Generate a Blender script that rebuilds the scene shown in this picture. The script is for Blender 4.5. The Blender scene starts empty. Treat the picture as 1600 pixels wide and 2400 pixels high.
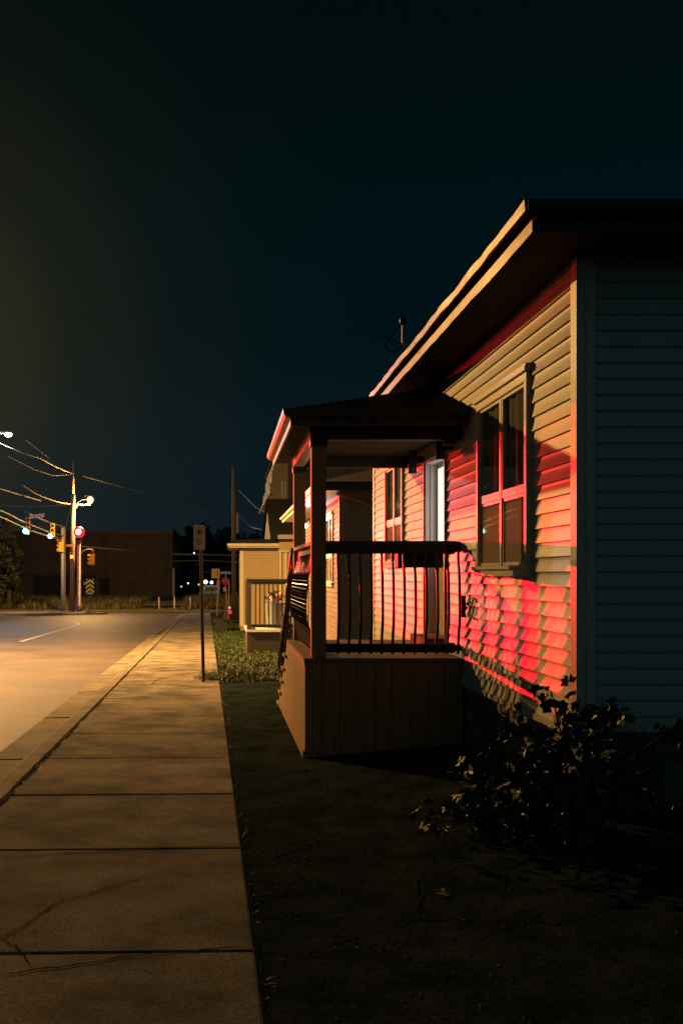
import bpy, bmesh, math, random
from mathutils import Vector, Matrix
random.seed(7)
R = math.radians
sc = bpy.context.scene
col = sc.collection
FP = 2333.0            # focal length in photograph pixels (35 mm on a 36 mm high frame)

# ------------------------------------------------------------------ camera
cam = bpy.data.cameras.new('camera'); camo = bpy.data.objects.new('camera', cam); col.objects.link(camo)
camo.location = (0, 0, 0); camo.rotation_euler = (R(90), 0, 0)
cam.sensor_fit = 'VERTICAL'; cam.sensor_height = 36; cam.sensor_width = 24; cam.lens = 35
cam.shift_x = 270/2400; cam.shift_y = 145/2400
cam.clip_start = 0.05; cam.clip_end = 2000
sc.camera = camo
sc.view_settings.view_transform = 'Standard'; sc.view_settings.look = 'None'
sc.view_settings.exposure = 0.0; sc.view_settings.gamma = 1.0

# ------------------------------------------------------------------ world: night sky
W = bpy.data.worlds.new('World'); sc.world = W; W.use_nodes = True
nt = W.node_tree; nt.nodes.clear()
def wn(t, **k):
    n = nt.nodes.new(t)
    for a, b in k.items(): setattr(n, a, b)
    return n
tc = wn('ShaderNodeTexCoord'); sep = wn('ShaderNodeSeparateXYZ'); nt.links.new(tc.outputs['Generated'], sep.inputs[0])
def ramp(src, stops):
    r = wn('ShaderNodeValToRGB'); nt.links.new(src, r.inputs[0]); e = r.color_ramp.elements
    while len(e) > 1: e.remove(e[-1])
    r.color_ramp.interpolation = 'EASE'
    e[0].position, e[0].color = stops[0][0], (*stops[0][1], 1)
    for p, c in stops[1:]:
        x = e.new(p); x.color = (*c, 1)
    return r
rz = ramp(sep.outputs['Z'], [(0.0, (.0052, .0115, .0175)), (.10, (.0026, .0092, .0132)), (.25, (.0006, .0060, .0080)), (.5, (.0003, .0038, .0042)), (1.0, (.0001, .0025, .0030))])
def madd(src, a, b):
    m = wn('ShaderNodeMath', operation='MULTIPLY_ADD'); nt.links.new(src, m.inputs[0]); m.inputs[1].default_value = a; m.inputs[2].default_value = b; return m
dn = wn('ShaderNodeVectorMath', operation='DOT_PRODUCT'); nt.links.new(tc.outputs['Generated'], dn.inputs[0]); dn.inputs[1].default_value = Vector((-.345, .915, .205)).normalized()
mr = wn('ShaderNodeMapRange'); nt.links.new(dn.outputs['Value'], mr.inputs[0]); mr.inputs[1].default_value = .87; mr.inputs[2].default_value = 1.0
# warm glow of the street lamps put into the sky colour, widening softly round the lamp across the street
mulc = ramp(mr.outputs[0], [(0.0, (0, 0, 0)), (.35, (.0006, .0005, .0000)), (.62, (.0028, .0021, .0004)), (.82, (.0085, .0062, .0010)), (.93, (.0195, .0136, .0024)), (1.0, (.040, .027, .005))])
# unseen sky behind the camera, brightened to light the end wall
my = madd(sep.outputs['Y'], -1.0, 0.0)
rb = ramp(my.outputs[0], [(0.0, (0, 0, 0)), (.3, (.010, .022, .022)), (1.0, (.022, .048, .050))])
a1 = wn('ShaderNodeMixRGB', blend_type='ADD'); a1.inputs[0].default_value = 1
a2 = wn('ShaderNodeMixRGB', blend_type='ADD'); a2.inputs[0].default_value = 1
nt.links.new(rz.outputs[0], a1.inputs[1]); nt.links.new(mulc.outputs[0], a1.inputs[2])
nt.links.new(a1.outputs[0], a2.inputs[1]); nt.links.new(rb.outputs[0], a2.inputs[2])
bg = wn('ShaderNodeBackground'); nt.links.new(a2.outputs[0], bg.inputs[0]); bg.inputs[1].default_value = 1.0
wo = wn('ShaderNodeOutputWorld'); nt.links.new(bg.outputs[0], wo.inputs[0])

# ------------------------------------------------------------------ lamps of the street
def lamp(name, kind, loc, power, colr, size=.1, target=None, spot=None, blend=.5):
    l = bpy.data.lights.new(name, kind); l.energy = power; l.color = colr; l.shadow_soft_size = size
    o = bpy.data.objects.new(name, l); col.objects.link(o); o.location = loc
    if target is not None:
        o.rotation_euler = (Vector(target) - Vector(loc)).to_track_quat('-Z', 'Y').to_euler()
    if spot: l.spot_size = R(spot); l.spot_blend = blend
    return o
SOD = (1.0, .50, .125)
LAMP1 = (-9.3, 25.4, 6.15)
lamp('sodium_light', 'POINT', LAMP1, 8700, SOD, .12)
lamp('sodium_down_light', 'SPOT', LAMP1, 32000, (1.0, .50, .135), .2, target=(-4.6, 26.9, -2), spot=147, blend=1.0)
REDL = (-11.42, 77.1, 3.32)
lamp('red_signal_beam', 'SPOT', REDL, 112000, (1.0, .010, .020), .11, target=(1.3, 13.0, .82), spot=2.9, blend=.22).scale = (2.4, 1, 1)
lamp('red_signal_glow', 'POINT', (-11.4, 76.9, 3.32), 160, (1.0, .04, .05), .15)
LAMP2 = (-10.9, 80.0, 5.85)
lamp('far_sodium_light', 'POINT', (LAMP2[0], LAMP2[1]-.1, LAMP2[2]-.36), 7000, (1.0, .52, .15), .15)
LAMP3 = (-14.3, 65.0, 9.0)
lamp('white_street_light', 'POINT', (-14.2, 64.9, 8.85), 2200, (.95, .95, 1.0), .15)
LAMP4 = (1.86, 23.3, 1.12)
lamp('wall_lantern_light', 'POINT', (LAMP4[0]-.1, LAMP4[1], LAMP4[2]), 55, (.92, .93, 1.0), .04)

# ------------------------------------------------------------------ materials
M = {}
def mat(name, base, rough=.6, metal=0.0, spec=.4, noise=None, bump=None, emit=None):
    """noise=(scale, amount, second colour or None); bump=(scale, strength)"""
    m = bpy.data.materials.new(name); m.use_nodes = True; t = m.node_tree
    b = t.nodes['Principled BSDF']
    b.inputs['Base Color'].default_value = (*base, 1); b.inputs['Roughness'].default_value = rough
    b.inputs['Metallic'].default_value = metal; b.inputs['Specular IOR Level'].default_value = spec
    co = t.nodes.new('ShaderNodeTexCoord')
    if noise:
        n = t.nodes.new('ShaderNodeTexNoise'); n.inputs['Scale'].default_value = noise[0]; n.inputs['Detail'].default_value = 8
        n.inputs['Roughness'].default_value = .65
        t.links.new(co.outputs['Object'], n.inputs['Vector'])
        r = t.nodes.new('ShaderNodeValToRGB'); t.links.new(n.outputs['Fac'], r.inputs[0])
        c2 = noise[2] if noise[2] else tuple(c*(1-noise[1]) for c in base)
        r.color_ramp.elements[0].position = .34; r.color_ramp.elements[0].color = (*c2, 1)
        r.color_ramp.elements[1].position = .66; r.color_ramp.elements[1].color = (*base, 1)
        t.links.new(r.outputs[0], b.inputs['Base Color'])
        m['col_node'] = r.name
    if bump:
        n2 = t.nodes.new('ShaderNodeTexNoise'); n2.inputs['Scale'].default_value = bump[0]; n2.inputs['Detail'].default_value = 6
        t.links.new(co.outputs['Object'], n2.inputs['Vector'])
        bp = t.nodes.new('ShaderNodeBump'); bp.inputs['Strength'].default_value = bump[1]; bp.inputs['Distance'].default_value = .01
        t.links.new(n2.outputs['Fac'], bp.inputs['Height']); t.links.new(bp.outputs[0], b.inputs['Normal'])
    if emit:
        b.inputs['Emission Color'].default_value = (*emit[0], 1); b.inputs['Emission Strength'].default_value = emit[1]
    M[name] = m
    return m
def ground_mat(name, base, dark, stain_scale, grain, rough, bumpst, speck=None, spec=.25):
    m = bpy.data.materials.new(name); m.use_nodes = True; t = m.node_tree; b = t.nodes['Principled BSDF']
    b.inputs['Roughness'].default_value = rough; b.inputs['Specular IOR Level'].default_value = spec
    co = t.nodes.new('ShaderNodeTexCoord')
    def noise(s, d=8, r=.6):
        n = t.nodes.new('ShaderNodeTexNoise'); n.inputs['Scale'].default_value = s; n.inputs['Detail'].default_value = d; n.inputs['Roughness'].default_value = r
        t.links.new(co.outputs['Object'], n.inputs['Vector']); return n
    n1 = noise(stain_scale); n2 = noise(grain, 4, .8)
    r1 = t.nodes.new('ShaderNodeValToRGB'); t.links.new(n1.outputs['Fac'], r1.inputs[0])
    r1.color_ramp.elements[0].position = .37; r1.color_ramp.elements[0].color = (*dark, 1)
    r1.color_ramp.elements[1].position = .62; r1.color_ramp.elements[1].color = (*base, 1)
    r2 = t.nodes.new('ShaderNodeValToRGB'); t.links.new(n2.outputs['Fac'], r2.inputs[0])
    r2.color_ramp.elements[0].position = .30; r2.color_ramp.elements[0].color = (.30, .30, .30, 1)
    r2.color_ramp.elements[1].position = .70; r2.color_ramp.elements[1].color = (1.75, 1.75, 1.75, 1)
    mu = t.nodes.new('ShaderNodeMixRGB'); mu.blend_type = 'MULTIPLY'; mu.inputs[0].default_value = 1
    t.links.new(r1.outputs[0], mu.inputs[1]); t.links.new(r2.outputs[0], mu.inputs[2])
    out = mu.outputs[0]
    if speck:
        v = t.nodes.new('ShaderNodeTexVoronoi'); v.inputs['Scale'].default_value = speck[0]; t.links.new(co.outputs['Object'], v.inputs['Vector'])
        rr = t.nodes.new('ShaderNodeValToRGB'); t.links.new(v.outputs['Distance'], rr.inputs[0])
        rr.color_ramp.elements[0].position = speck[1]; rr.color_ramp.elements[0].color = (1, 1, 1, 1)
        rr.color_ramp.elements[1].position = speck[1]+.03; rr.color_ramp.elements[1].color = (0, 0, 0, 1)
        mi = t.nodes.new('ShaderNodeMixRGB'); t.links.new(rr.outputs[0], mi.inputs[0]); t.links.new(out, mi.inputs[1]); mi.inputs[2].default_value = (*speck[2], 1)
        out = mi.outputs[0]
    t.links.new(out, b.inputs['Base Color'])
    bp = t.nodes.new('ShaderNodeBump'); bp.inputs['Strength'].default_value = bumpst; bp.inputs['Distance'].default_value = .01
    t.links.new(n2.outputs['Fac'], bp.inputs['Height']); t.links.new(bp.outputs[0], b.inputs['Normal'])
    if name == 'concrete':
        g_ = t.nodes.new('ShaderNodeNewGeometry'); q_ = t.nodes.new('ShaderNodeMapRange'); q_.inputs[3].default_value = .78; q_.inputs[4].default_value = 1.12
        t.links.new(g_.outputs['Random Per Island'], q_.inputs[0]); m2 = t.nodes.new('ShaderNodeMixRGB'); m2.blend_type = 'MULTIPLY'; m2.inputs[0].default_value = 1
        t.links.new(out, m2.inputs[1]); t.links.new(q_.outputs[0], m2.inputs[2]); t.links.new(m2.outputs[0], b.inputs['Base Color'])
    M[name] = m; return m
ground_mat('concrete', (.285, .250, .195), (.098, .090, .070), 2.0, 62, .9, 1.0, (42, .09, (.40, .38, .32)), spec=.12)
ground_mat('kerb_concrete', (.21, .185, .14), (.11, .10, .08), 1.6, 60, .85, .6)
ground_mat('asphalt', (.078, .058, .052), (.038, .029, .027), .5, 55, .62, .7, spec=.5)
ground_mat('old_asphalt', (.034, .046, .046), (.014, .021, .022), 3.2, 40, 1.0, 1.0, (26, .05, (.06, .065, .055)), spec=.0)
ground_mat('soil', (.060, .062, .030), (.030, .034, .017), 2.0, 30, .95, 1.0)
mat('crack', (.012, .013, .011), 1.0, spec=.05)
mat('road_paint', (.62, .58, .48), .6, noise=(14, .5, None))
mat('siding', (.50, .465, .37), .42, noise=(3.0, .13, None), bump=(140, .12))
mat('shaded_siding', (.37, .40, .38), .55, noise=(2.0, .15, None), bump=(120, .10))  # front siding in a cooler, darker tone; end-wall shade put into the colour
mat('tan_siding', (.28, .25, .19), .6, noise=(2.0, .15, None))
mat('yellow_siding', (.40, .33, .20), .6, noise=(2.0, .12, None))
mat('brown_siding', (.23, .155, .11), .6, noise=(5.0, .3, None))
mat('trim', (.66, .60, .47), .4, noise=(4, .15, None))
mat('white_trim', (.78, .77, .73), .4, noise=(4, .12, None))
mat('fascia', (.74, .67, .52), .35, noise=(5, .25, None), bump=(9, .35))
mat('shaded_eave', (.016, .016, .015), .8)  # near-black tone with the shade of the eaves put into it
mat('dark_trim', (.045, .047, .042), .55, noise=(4, .3, None))
mat('shingle', (.017, .024, .024), .9, noise=(30, .5, None), bump=(60, .8))
mat('skirt', (.14, .13, .11), .8, noise=(6, .4, None))
def wood(name, a, b_, rough=.7):
    m = bpy.data.materials.new(name); m.use_nodes = True; t = m.node_tree; b = t.nodes['Principled BSDF']; b.inputs['Roughness'].default_value = rough
    co = t.nodes.new('ShaderNodeTexCoord'); mp = t.nodes.new('ShaderNodeMapping'); mp.inputs['Scale'].default_value = (38, 38, 2.2)
    t.links.new(co.outputs['Object'], mp.inputs[0]); n = t.nodes.new('ShaderNodeTexNoise'); n.inputs['Scale'].default_value = 1; n.inputs['Detail'].default_value = 6
    t.links.new(mp.outputs[0], n.inputs['Vector']); r = t.nodes.new('ShaderNodeValToRGB'); t.links.new(n.outputs['Fac'], r.inputs[0])
    r.color_ramp.elements[0].position = .3; r.color_ramp.elements[0].color = (*b_, 1); r.color_ramp.elements[1].position = .7; r.color_ramp.elements[1].color = (*a, 1)
    t.links.new(r.outputs[0], b.inputs['Base Color'])
    bp = t.nodes.new('ShaderNodeBump'); bp.inputs['Strength'].default_value = .3; bp.inputs['Distance'].default_value = .004
    t.links.new(n.outputs['Fac'], bp.inputs['Height']); t.links.new(bp.outputs[0], b.inputs['Normal'])
    M[name] = m
wood('brown_wood', (.350, .195, .075), (.215, .115, .042))
wood('dark_wood', (.075, .060, .035), (.04, .032, .02))
wood('deck_wood', (.22, .16, .10), (.14, .10, .06))
mat('black_metal', (.012, .012, .012), .28, metal=.0, spec=.7)
mat('dark_box', (.015, .017, .018), .6)
mat('steel', (.30, .29, .27), .45, metal=.6, noise=(8, .3, None))
mat('dark_steel', (.07, .07, .06), .4, metal=.7, noise=(8, .3, None))
mat('pole_wood', (.24, .17, .11), .85, noise=(6, .35, None))
mat('blue_pole', (.25, .30, .36), .5)
mat('signal_yellow', (.72, .38, .03), .5)
mat('signal_black', (.02, .02, .02), .6)
mat('sign_white', (.62, .58, .50), .55, noise=(30, .15, None))
mat('sign_black', (.02, .02, .02), .6)
mat('sign_yellow', (.85, .48, .02), .5)
mat('sign_amber', (.80, .50, .16), .5)
mat('sign_red', (.50, .025, .03), .5)
mat('sign_pink', (.75, .35, .30), .5)
mat('chevron_yellow', (.90, .62, .05), .45)
mat('dead_grey', (.35, .34, .36), .7)
mat('wire', (.13, .11, .09), .6)
mat('thin_wire', (.003, .003, .003), .9, spec=0)
mat('brick', (.100, .066, .048), .9, noise=(1.2, .35, None))
mat('dark_opening', (.012, .011, .011), .8)
mat('car_paint', (.010, .011, .013), .2, spec=.8)
mat('tyre', (.015, .015, .015), .8)
mat('bark', (.09, .07, .05), .9, noise=(9, .5, None), bump=(20, 1))
mat('blind', (.52, .36, .32), .8, noise=(30, .2, None))  # reddish tone stands in for red light falling through the pane
mat('curtain', (.22, .24, .21), .8)
mat('lit_glass', (.8, .8, .8), .3, emit=((1.0, .96, .86), .95))
mat('amber_door', (.46, .36, .20), .6, noise=(4, .3, None))
mat('green_plastic', (.05, .09, .05), .6)
mat('petal_pink', (.75, .38, .36), .7)
mat('plaster', (.45, .44, .42), .7)
mat('barrel', (.16, .18, .17), .6)
def emis(name, c, s): mat(name, (0, 0, 0), .5, emit=(c, s))
emis('red_halo', (1, .012, .03), 1.6); emis('hot_core', (1, .80, .72), 9); emis('amber_glow', (1, .42, .09), 1.2); emis('green_light', (.35, 1.0, .90), 9); emis('sodium_lens', (1.0, .74, .38), 22)
emis('white_lens', (1.0, .97, 1.0), 22); emis('lantern_lens', (.95, .93, 1.0), 22); emis('amber_light', (1, .42, .08), 4)
emis('far_white', (.9, .95, .9), 3.0); emis('far_warm', (1, .75, .45), .8); emis('tail_red', (1, .08, .05), .7); emis('dim_red', (1, .06, .04), .9)
def leaf_mat(name, a, b_, tr=.25):
    m = bpy.data.materials.new(name); m.use_nodes = True; t = m.node_tree; b = t.nodes['Principled BSDF']; b.inputs['Roughness'].default_value = .5
    g = t.nodes.new('ShaderNodeNewGeometry'); r = t.nodes.new('ShaderNodeValToRGB'); t.links.new(g.outputs['Random Per Island'], r.inputs[0])
    r.color_ramp.elements[0].color = (*b_, 1); r.color_ramp.elements[1].color = (*a, 1); t.links.new(r.outputs[0], b.inputs['Base Color'])
    M[name] = m
leaf_mat('leaf', (.022, .034, .010), (.004, .016, .010))
leaf_mat('grass_blade', (.060, .095, .016), (.014, .045, .010))
leaf_mat('dry_grass', (.20, .16, .06), (.07, .08, .03))
leaf_mat('tree_leaf', (.060, .055, .028), (.022, .026, .014))
leaf_mat('far_leaf', (.012, .016, .012), (.005, .007, .006))
def glass(name, tint=(1, 1, 1), rough=.02):
    m = bpy.data.materials.new(name); m.use_nodes = True; t = m.node_tree; t.nodes.clear()
    o = t.nodes.new('ShaderNodeOutputMaterial'); mx_ = t.nodes.new('ShaderNodeMixShader'); tr = t.nodes.new('ShaderNodeBsdfTransparent'); gl = t.nodes.new('ShaderNodeBsdfGlossy')
    fr = t.nodes.new('ShaderNodeFresnel'); fr.inputs[0].default_value = 1.5
    ge = t.nodes.new('ShaderNodeNewGeometry'); mi_ = t.nodes.new('ShaderNodeMath'); mi_.operation = 'MULTIPLY_ADD'; mi_.inputs[1].default_value = 1/1.5-1.5; mi_.inputs[2].default_value = 1.5
    t.links.new(ge.outputs['Backfacing'], mi_.inputs[0]); t.links.new(mi_.outputs[0], fr.inputs[0])
    tr.inputs[0].default_value = (*tint, 1); gl.inputs['Roughness'].default_value = rough
    t.links.new(fr.outputs[0], mx_.inputs[0]); t.links.new(tr.outputs[0], mx_.inputs[1]); t.links.new(gl.outputs[0], mx_.inputs[2]); t.links.new(mx_.outputs[0], o.inputs[0])
    M[name] = m
glass('pane_glass', (.80, .80, .78))

# ------------------------------------------------------------------ mesh helpers
WL = {}
def wloc(o): return WL.get(o.name, Vector((0, 0, 0))) if o else Vector((0, 0, 0))
class MB:
    def __init__(s): s.v = []; s.f = []; s.mi = []
    def add(s, vs, fs, mi=0):
        n = len(s.v); s.v += [tuple(p) for p in vs]; s.f += [tuple(n+i for i in f) for f in fs]; s.mi += [mi]*len(fs); return s
    def box(s, x0, x1, y0, y1, z0, z1, mi=0):
        return s.add([(x0,y0,z0),(x1,y0,z0),(x1,y1,z0),(x0,y1,z0),(x0,y0,z1),(x1,y0,z1),(x1,y1,z1),(x0,y1,z1)],
              [(0,3,2,1),(4,5,6,7),(0,1,5,4),(1,2,6,5),(2,3,7,6),(3,0,4,7)], mi)
    def quad(s, *p, mi=0): return s.add(p, [tuple(range(len(p)))], mi)
    def tube(s, pts, r, n=8, cap=True, mi=0):
        pts = [Vector(p) for p in pts]; rs = r if isinstance(r, (list, tuple)) else [r]*len(pts)
        vs = []; fs = []; up = None
        for i, p in enumerate(pts):
            d = (pts[min(i+1, len(pts)-1)] - pts[max(i-1, 0)]).normalized()
            if up is None: up = d.orthogonal().normalized()
            up = (up - d*up.dot(d)).normalized(); w = d.cross(up)
            for k in range(n):
                a = 2*math.pi*k/n; vs.append(p + rs[i]*(math.cos(a)*up + math.sin(a)*w))
        for i in range(len(pts)-1):
            for k in range(n): fs.append((i*n+k, i*n+(k+1)%n, (i+1)*n+(k+1)%n, (i+1)*n+k))
        if cap: fs.append(tuple(range(n-1, -1, -1))); fs.append(tuple((len(pts)-1)*n+k for k in range(n)))
        return s.add(vs, fs, mi)
    def ball(s, c, r, n=12, m=8, mi=0, sz=1.0):
        vs = [Vector(c)+Vector((0,0,r*sz))]; fs = []
        for i in range(1, m):
            t = math.pi*i/m
            for k in range(n):
                a = 2*math.pi*k/n; vs.append(Vector(c)+Vector((r*math.sin(t)*math.cos(a), r*math.sin(t)*math.sin(a), r*sz*math.cos(t))))
        vs.append(Vector(c)-Vector((0,0,r*sz))); L = len(vs)-1
        for k in range(n):
            fs.append((0, 1+k, 1+(k+1)%n)); fs.append((L, 1+(m-2)*n+(k+1)%n, 1+(m-2)*n+k))
            for i in range(m-2): fs.append((1+i*n+k, 1+(i+1)*n+k, 1+(i+1)*n+(k+1)%n, 1+i*n+(k+1)%n))
        return s.add(vs, fs, mi)
    def prism(s, poly, axis, a0, a1, mi=0):
        """poly: 2D outline in the two other axes (in xyz order), extruded from a0 to a1 along axis"""
        def P(u, v, a): return {'x': (a, u, v), 'y': (u, a, v), 'z': (u, v, a)}[axis]
        n = len(poly); vs = [P(u, v, a0) for u, v in poly]+[P(u, v, a1) for u, v in poly]
        fs = [tuple(range(n)), tuple(range(2*n-1, n-1, -1))]+[(i, i+n, (i+1)%n+n, (i+1)%n) for i in range(n)]
        return s.add(vs, fs, mi)
    def build(s, name, m, parent=None, smooth=False, bevel=0):
        ms = m if isinstance(m, (list, tuple)) else [m]
        me = bpy.data.meshes.new(name); off = wloc(parent)
        me.from_pydata([tuple(Vector(p)-off) for p in s.v], [], s.f)
        for a in ms: me.materials.append(M[a])
        if len(ms) > 1:
            for p, i in zip(me.polygons, s.mi): p.material_index = i
        bm = bmesh.new(); bm.from_mesh(me)
        bmesh.ops.recalc_face_normals(bm, faces=bm.faces)
        if bevel: bmesh.ops.bevel(bm, geom=bm.edges[:], offset=bevel, segments=2, affect='EDGES', clamp_overlap=True)
        bm.to_mesh(me); bm.free()
        if smooth:
            for p in me.polygons: p.use_smooth = True
        o = bpy.data.objects.new(name, me); col.objects.link(o)
        if parent: o.parent = parent
        WL[o.name] = off.copy()
        return o
def tag(o, label=None, cat=None, group=None, kind=None):
    if label: o['label'] = label
    if cat: o['category'] = cat
    if group: o['group'] = group
    if kind: o['kind'] = kind
    return o
def thing(name, loc, label, cat, group=None):
    o = bpy.data.objects.new(name, None); col.objects.link(o); o.location = loc; o.empty_display_size = .2
    WL[o.name] = Vector(loc); return tag(o, label, cat, group)
def copy_thing(root, loc, label=None):
    r = root.copy(); col.objects.link(r); r.location = loc; WL[r.name] = Vector(loc)
    if label: r['label'] = label
    def rec(src, dst):
        for ch in list(src.children):
            c = ch.copy(); col.objects.link(c); c.parent = dst; WL[c.name] = Vector(loc); rec(ch, c)
    kids = list(root.children)
    for ch in kids:
        c = ch.copy(); col.objects.link(c); c.parent = r; rec(ch, c)
    return r
def PX(x, y, Y): return Vector(((x-530)*Y/FP, Y, (1345-y)*Y/FP))

# ------------------------------------------------------------------ ground levels
def g0(Y): return -1.6 - .0184*min(max(Y, -30), 95)
def sk(Y): return -.0184*min(max(Y, -30), 95)          # sidewalk drifts left with distance
def gl(X, Y):
    """level of the unpaved ground right of the sidewalk"""
    z = g0(Y)
    u = X - (.25 + sk(Y))
    if u > 0 and Y < 60: z += min(u, 3.5)*.085*max(0, min(1, (19-Y)/6+.25)) 
    return z

# ------------------------------------------------------------------ setting: ground, roads, pavement
gm = MB()
xs = [-600, -200, -90, -50, -30, -22, -14, -9, -6, -4, -2.4, -1.7, -.8, 0, .15, .4, .8, 1.3, 2.2, 3.5, 5, 8, 14, 25, 50, 120, 600]
ys = [-300, -60, -30, -12, -4, 0, 2, 4, 6, 8, 10, 12, 14, 16, 18, 20, 23, 26, 30, 35, 42, 50, 60, 70, 80, 95, 105, 112, 125, 160, 300, 900]
for Y in ys:
    for X in xs:
        z = gl(X, Y) - .035
        if X < -1.65 + sk(Y): z = g0(Y) - .30
        if X > -1.65+sk(Y) and 76.5 < Y: z = g0(Y)-.30
        if Y > 100: z = g0(95) + .25 + (.30 if Y > 108 else 0)
        gm.v.append((X, Y, z))
nx = len(xs)
for j in range(len(ys)-1):
    for i in range(nx-1): gm.f.append((j*nx+i, j*nx+i+1, (j+1)*nx+i+1, (j+1)*nx+i)); gm.mi.append(0)
tag(gm.build('ground', 'soil'), kind='structure')

def strip(name, m, xa, xb, ys_, dz, thick=.0, parent=None, fz=None):
    b = MB(); vs = []
    for Y in ys_:
        za = (fz or (lambda X, Y: g0(Y)))(xa(Y), Y)+dz; zb = (fz or (lambda X, Y: g0(Y)))(xb(Y), Y)+dz
        vs += [(xa(Y), Y, za), (xb(Y), Y, zb)]
    b.add(vs, [(2*i, 2*i+1, 2*i+3, 2*i+2) for i in range(len(ys_)-1)])
    return b.build(name, m, parent)
# road: runs beside the pavement and opens into the junction
rm = MB(); ry = [-40, -10, 0, 10, 20, 30, 40, 50, 60, 72, 77.0]
vs = []
for Y in ry: vs += [(-60, Y, g0(Y)-.12+(-.0)), (-8, Y, g0(Y)-.06), (-2.22+sk(Y), Y, g0(Y)-.13)]
rm.add(vs, [f for i in range(len(ry)-1) for f in ((3*i, 3*i+1, 3*i+4, 3*i+3), (3*i+1, 3*i+2, 3*i+5, 3*i+4))])
vs = []
for Y in (77.0, 82, 88): vs += [(-60, Y, g0(Y)-.12), (-8, Y, g0(Y)-.06-.002*(Y-77)), (-3.6, Y, g0(Y)-.13), (60, Y, g0(Y)-.13)]
rm.add(vs, [(4*i+k, 4*i+k+1, 4*i+4+k+1, 4*i+4+k) for i in range(2) for k in range(3)])
road = tag(rm.build('road', 'asphalt'), kind='structure')
def jag(name, pts, w, parent, lvl, step=.12, amp=.03):
    P3 = [Vector((x, y, 0)) for x, y in pts]; fine = []
    for a, b in zip(P3[:-1], P3[1:]):
        k = max(2, int((b-a).length/step))
        for i in range(k): fine.append(a.lerp(b, i/k)+Vector((random.uniform(-amp, amp), random.uniform(-amp, amp), 0)))
    fine.append(P3[-1]); b = MB(); vs = []
    for i, p in enumerate(fine):
        d = (fine[min(i+1, len(fine)-1)]-fine[max(i-1, 0)]).normalized(); e = w/2*random.uniform(.4, 1.3)
        for sg in (1, -1): x, y = p.x-d.y*e*sg, p.y+d.x*e*sg; vs.append((x, y, lvl(x, y)))
    b.add(vs, [(2*i, 2*i+1, 2*i+3, 2*i+2) for i in range(len(fine)-1)]); return b.build(name, 'crack', parent)
rlv = lambda X, Y: g0(Y)-.13+.07*max(0, min(1, (X-(-2.22+sk(Y)))/(-8-(-2.22+sk(Y)))))+.006
for pts in ([(-2.45, 15.5), (-4.2, 15.9), (-6.5, 15.4)], [(-2.6, 23.5), (-4.5, 24.1), (-8.5, 23.6)], [(-4.2, 33), (-7.6, 34)], [(-5.2, 18), (-5.6, 26), (-5.4, 37), (-6.1, 47)]):
    jag('road_crack', pts, .010, road, rlv, .1, .02)
# kerb and gutter as real steps
kb = MB(); prof = [(-1.585, 0), (-1.60, .002), (-1.745, -.004), (-1.79, -.022), (-1.815, -.115), (-2.235, -.122), (-2.235, -.25)]
ky = [-30 + 2.0*i for i in range(53)] + [77]
vs = []
for Y in ky:
    j = random.uniform(-.006, .006)
    for u, z in prof: vs.append((u+sk(Y)+j, Y, g0(Y)+z+.002+random.uniform(-.002, .002)))
n = len(prof); kb.add(vs, [(i*n+k, i*n+k+1, (i+1)*n+k+1, (i+1)*n+k) for i in range(len(ky)-1) for k in range(n-1)])
kerb = tag(kb.build('kerb', 'kerb_concrete'), kind='structure')
for y0 in (3.3, 6.9, 10.2, 13.6, 17.1, 20.6, 24):
    MB().tube([(-2.23+sk(y0), y0, g0(y0)-.118), (-1.83+sk(y0), y0, g0(y0)-.108)], .006, 4).build('kerb_joint', 'crack', kerb)
    MB().tube([(-1.77+sk(y0), y0, g0(y0)-.012), (-1.59+sk(y0), y0, g0(y0)+.000)], .005, 4).build('kerb_joint', 'crack', kerb)
# sidewalk: separate slabs with open joints
jr = [2.34, 3.50, 4.433, 6.21, 7.876, 9.597, 11.28, 13.2, 14.99]
sb = MB(); ydiv = [-8, -6.2, -4.4, -2.6, -.8, 1.0] + [y for y in jr] 
while ydiv[-1] < 78: ydiv.append(ydiv[-1]+1.78)
for a, b in zip(ydiv[:-1], ydiv[1:]):
    if b > 77.2: b = 77.2
    g = .009; dz = random.uniform(-.002, .002); dl = random.uniform(-.012, .012)
    if abs(a-4.433) < .01: dz = -.002
    sk2 = lambda Y: sk(Y)
    L, Rr = -1.575, .207
    kk = -.028                                   # joints are not quite square to the kerb
    p = [(L+sk(a), a+g+kk*2, g0(a)+dz), (Rr+sk(a), a+g, g0(a)+dz-.001), (Rr+sk(b), b-g, g0(b)+dz), (L+sk(b), b-g+kk*2, g0(b)+dz)]
    # inner rim a little lower, as left by the edging tool
    e = .012
    q = [(p[0][0]+e, p[0][1]+e, p[0][2]+.006), (p[1][0]-e, p[1][1]+e, p[1][2]+.006), (p[2][0]-e, p[2][1]-e, p[2][2]+.006), (p[3][0]+e, p[3][1]-e, p[3][2]+.006)]
    lo = [(x, y, z-.09) for x, y, z in p]
    sb.add(p+q+lo, [(4,5,6,7), (0,1,5,4), (1,2,6,5), (2,3,7,6), (3,0,4,7), (8,9,1,0), (9,10,2,1), (10,11,3,2), (11,8,0,3)])
sw = tag(sb.build('sidewalk', 'concrete'), kind='structure')
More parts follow.
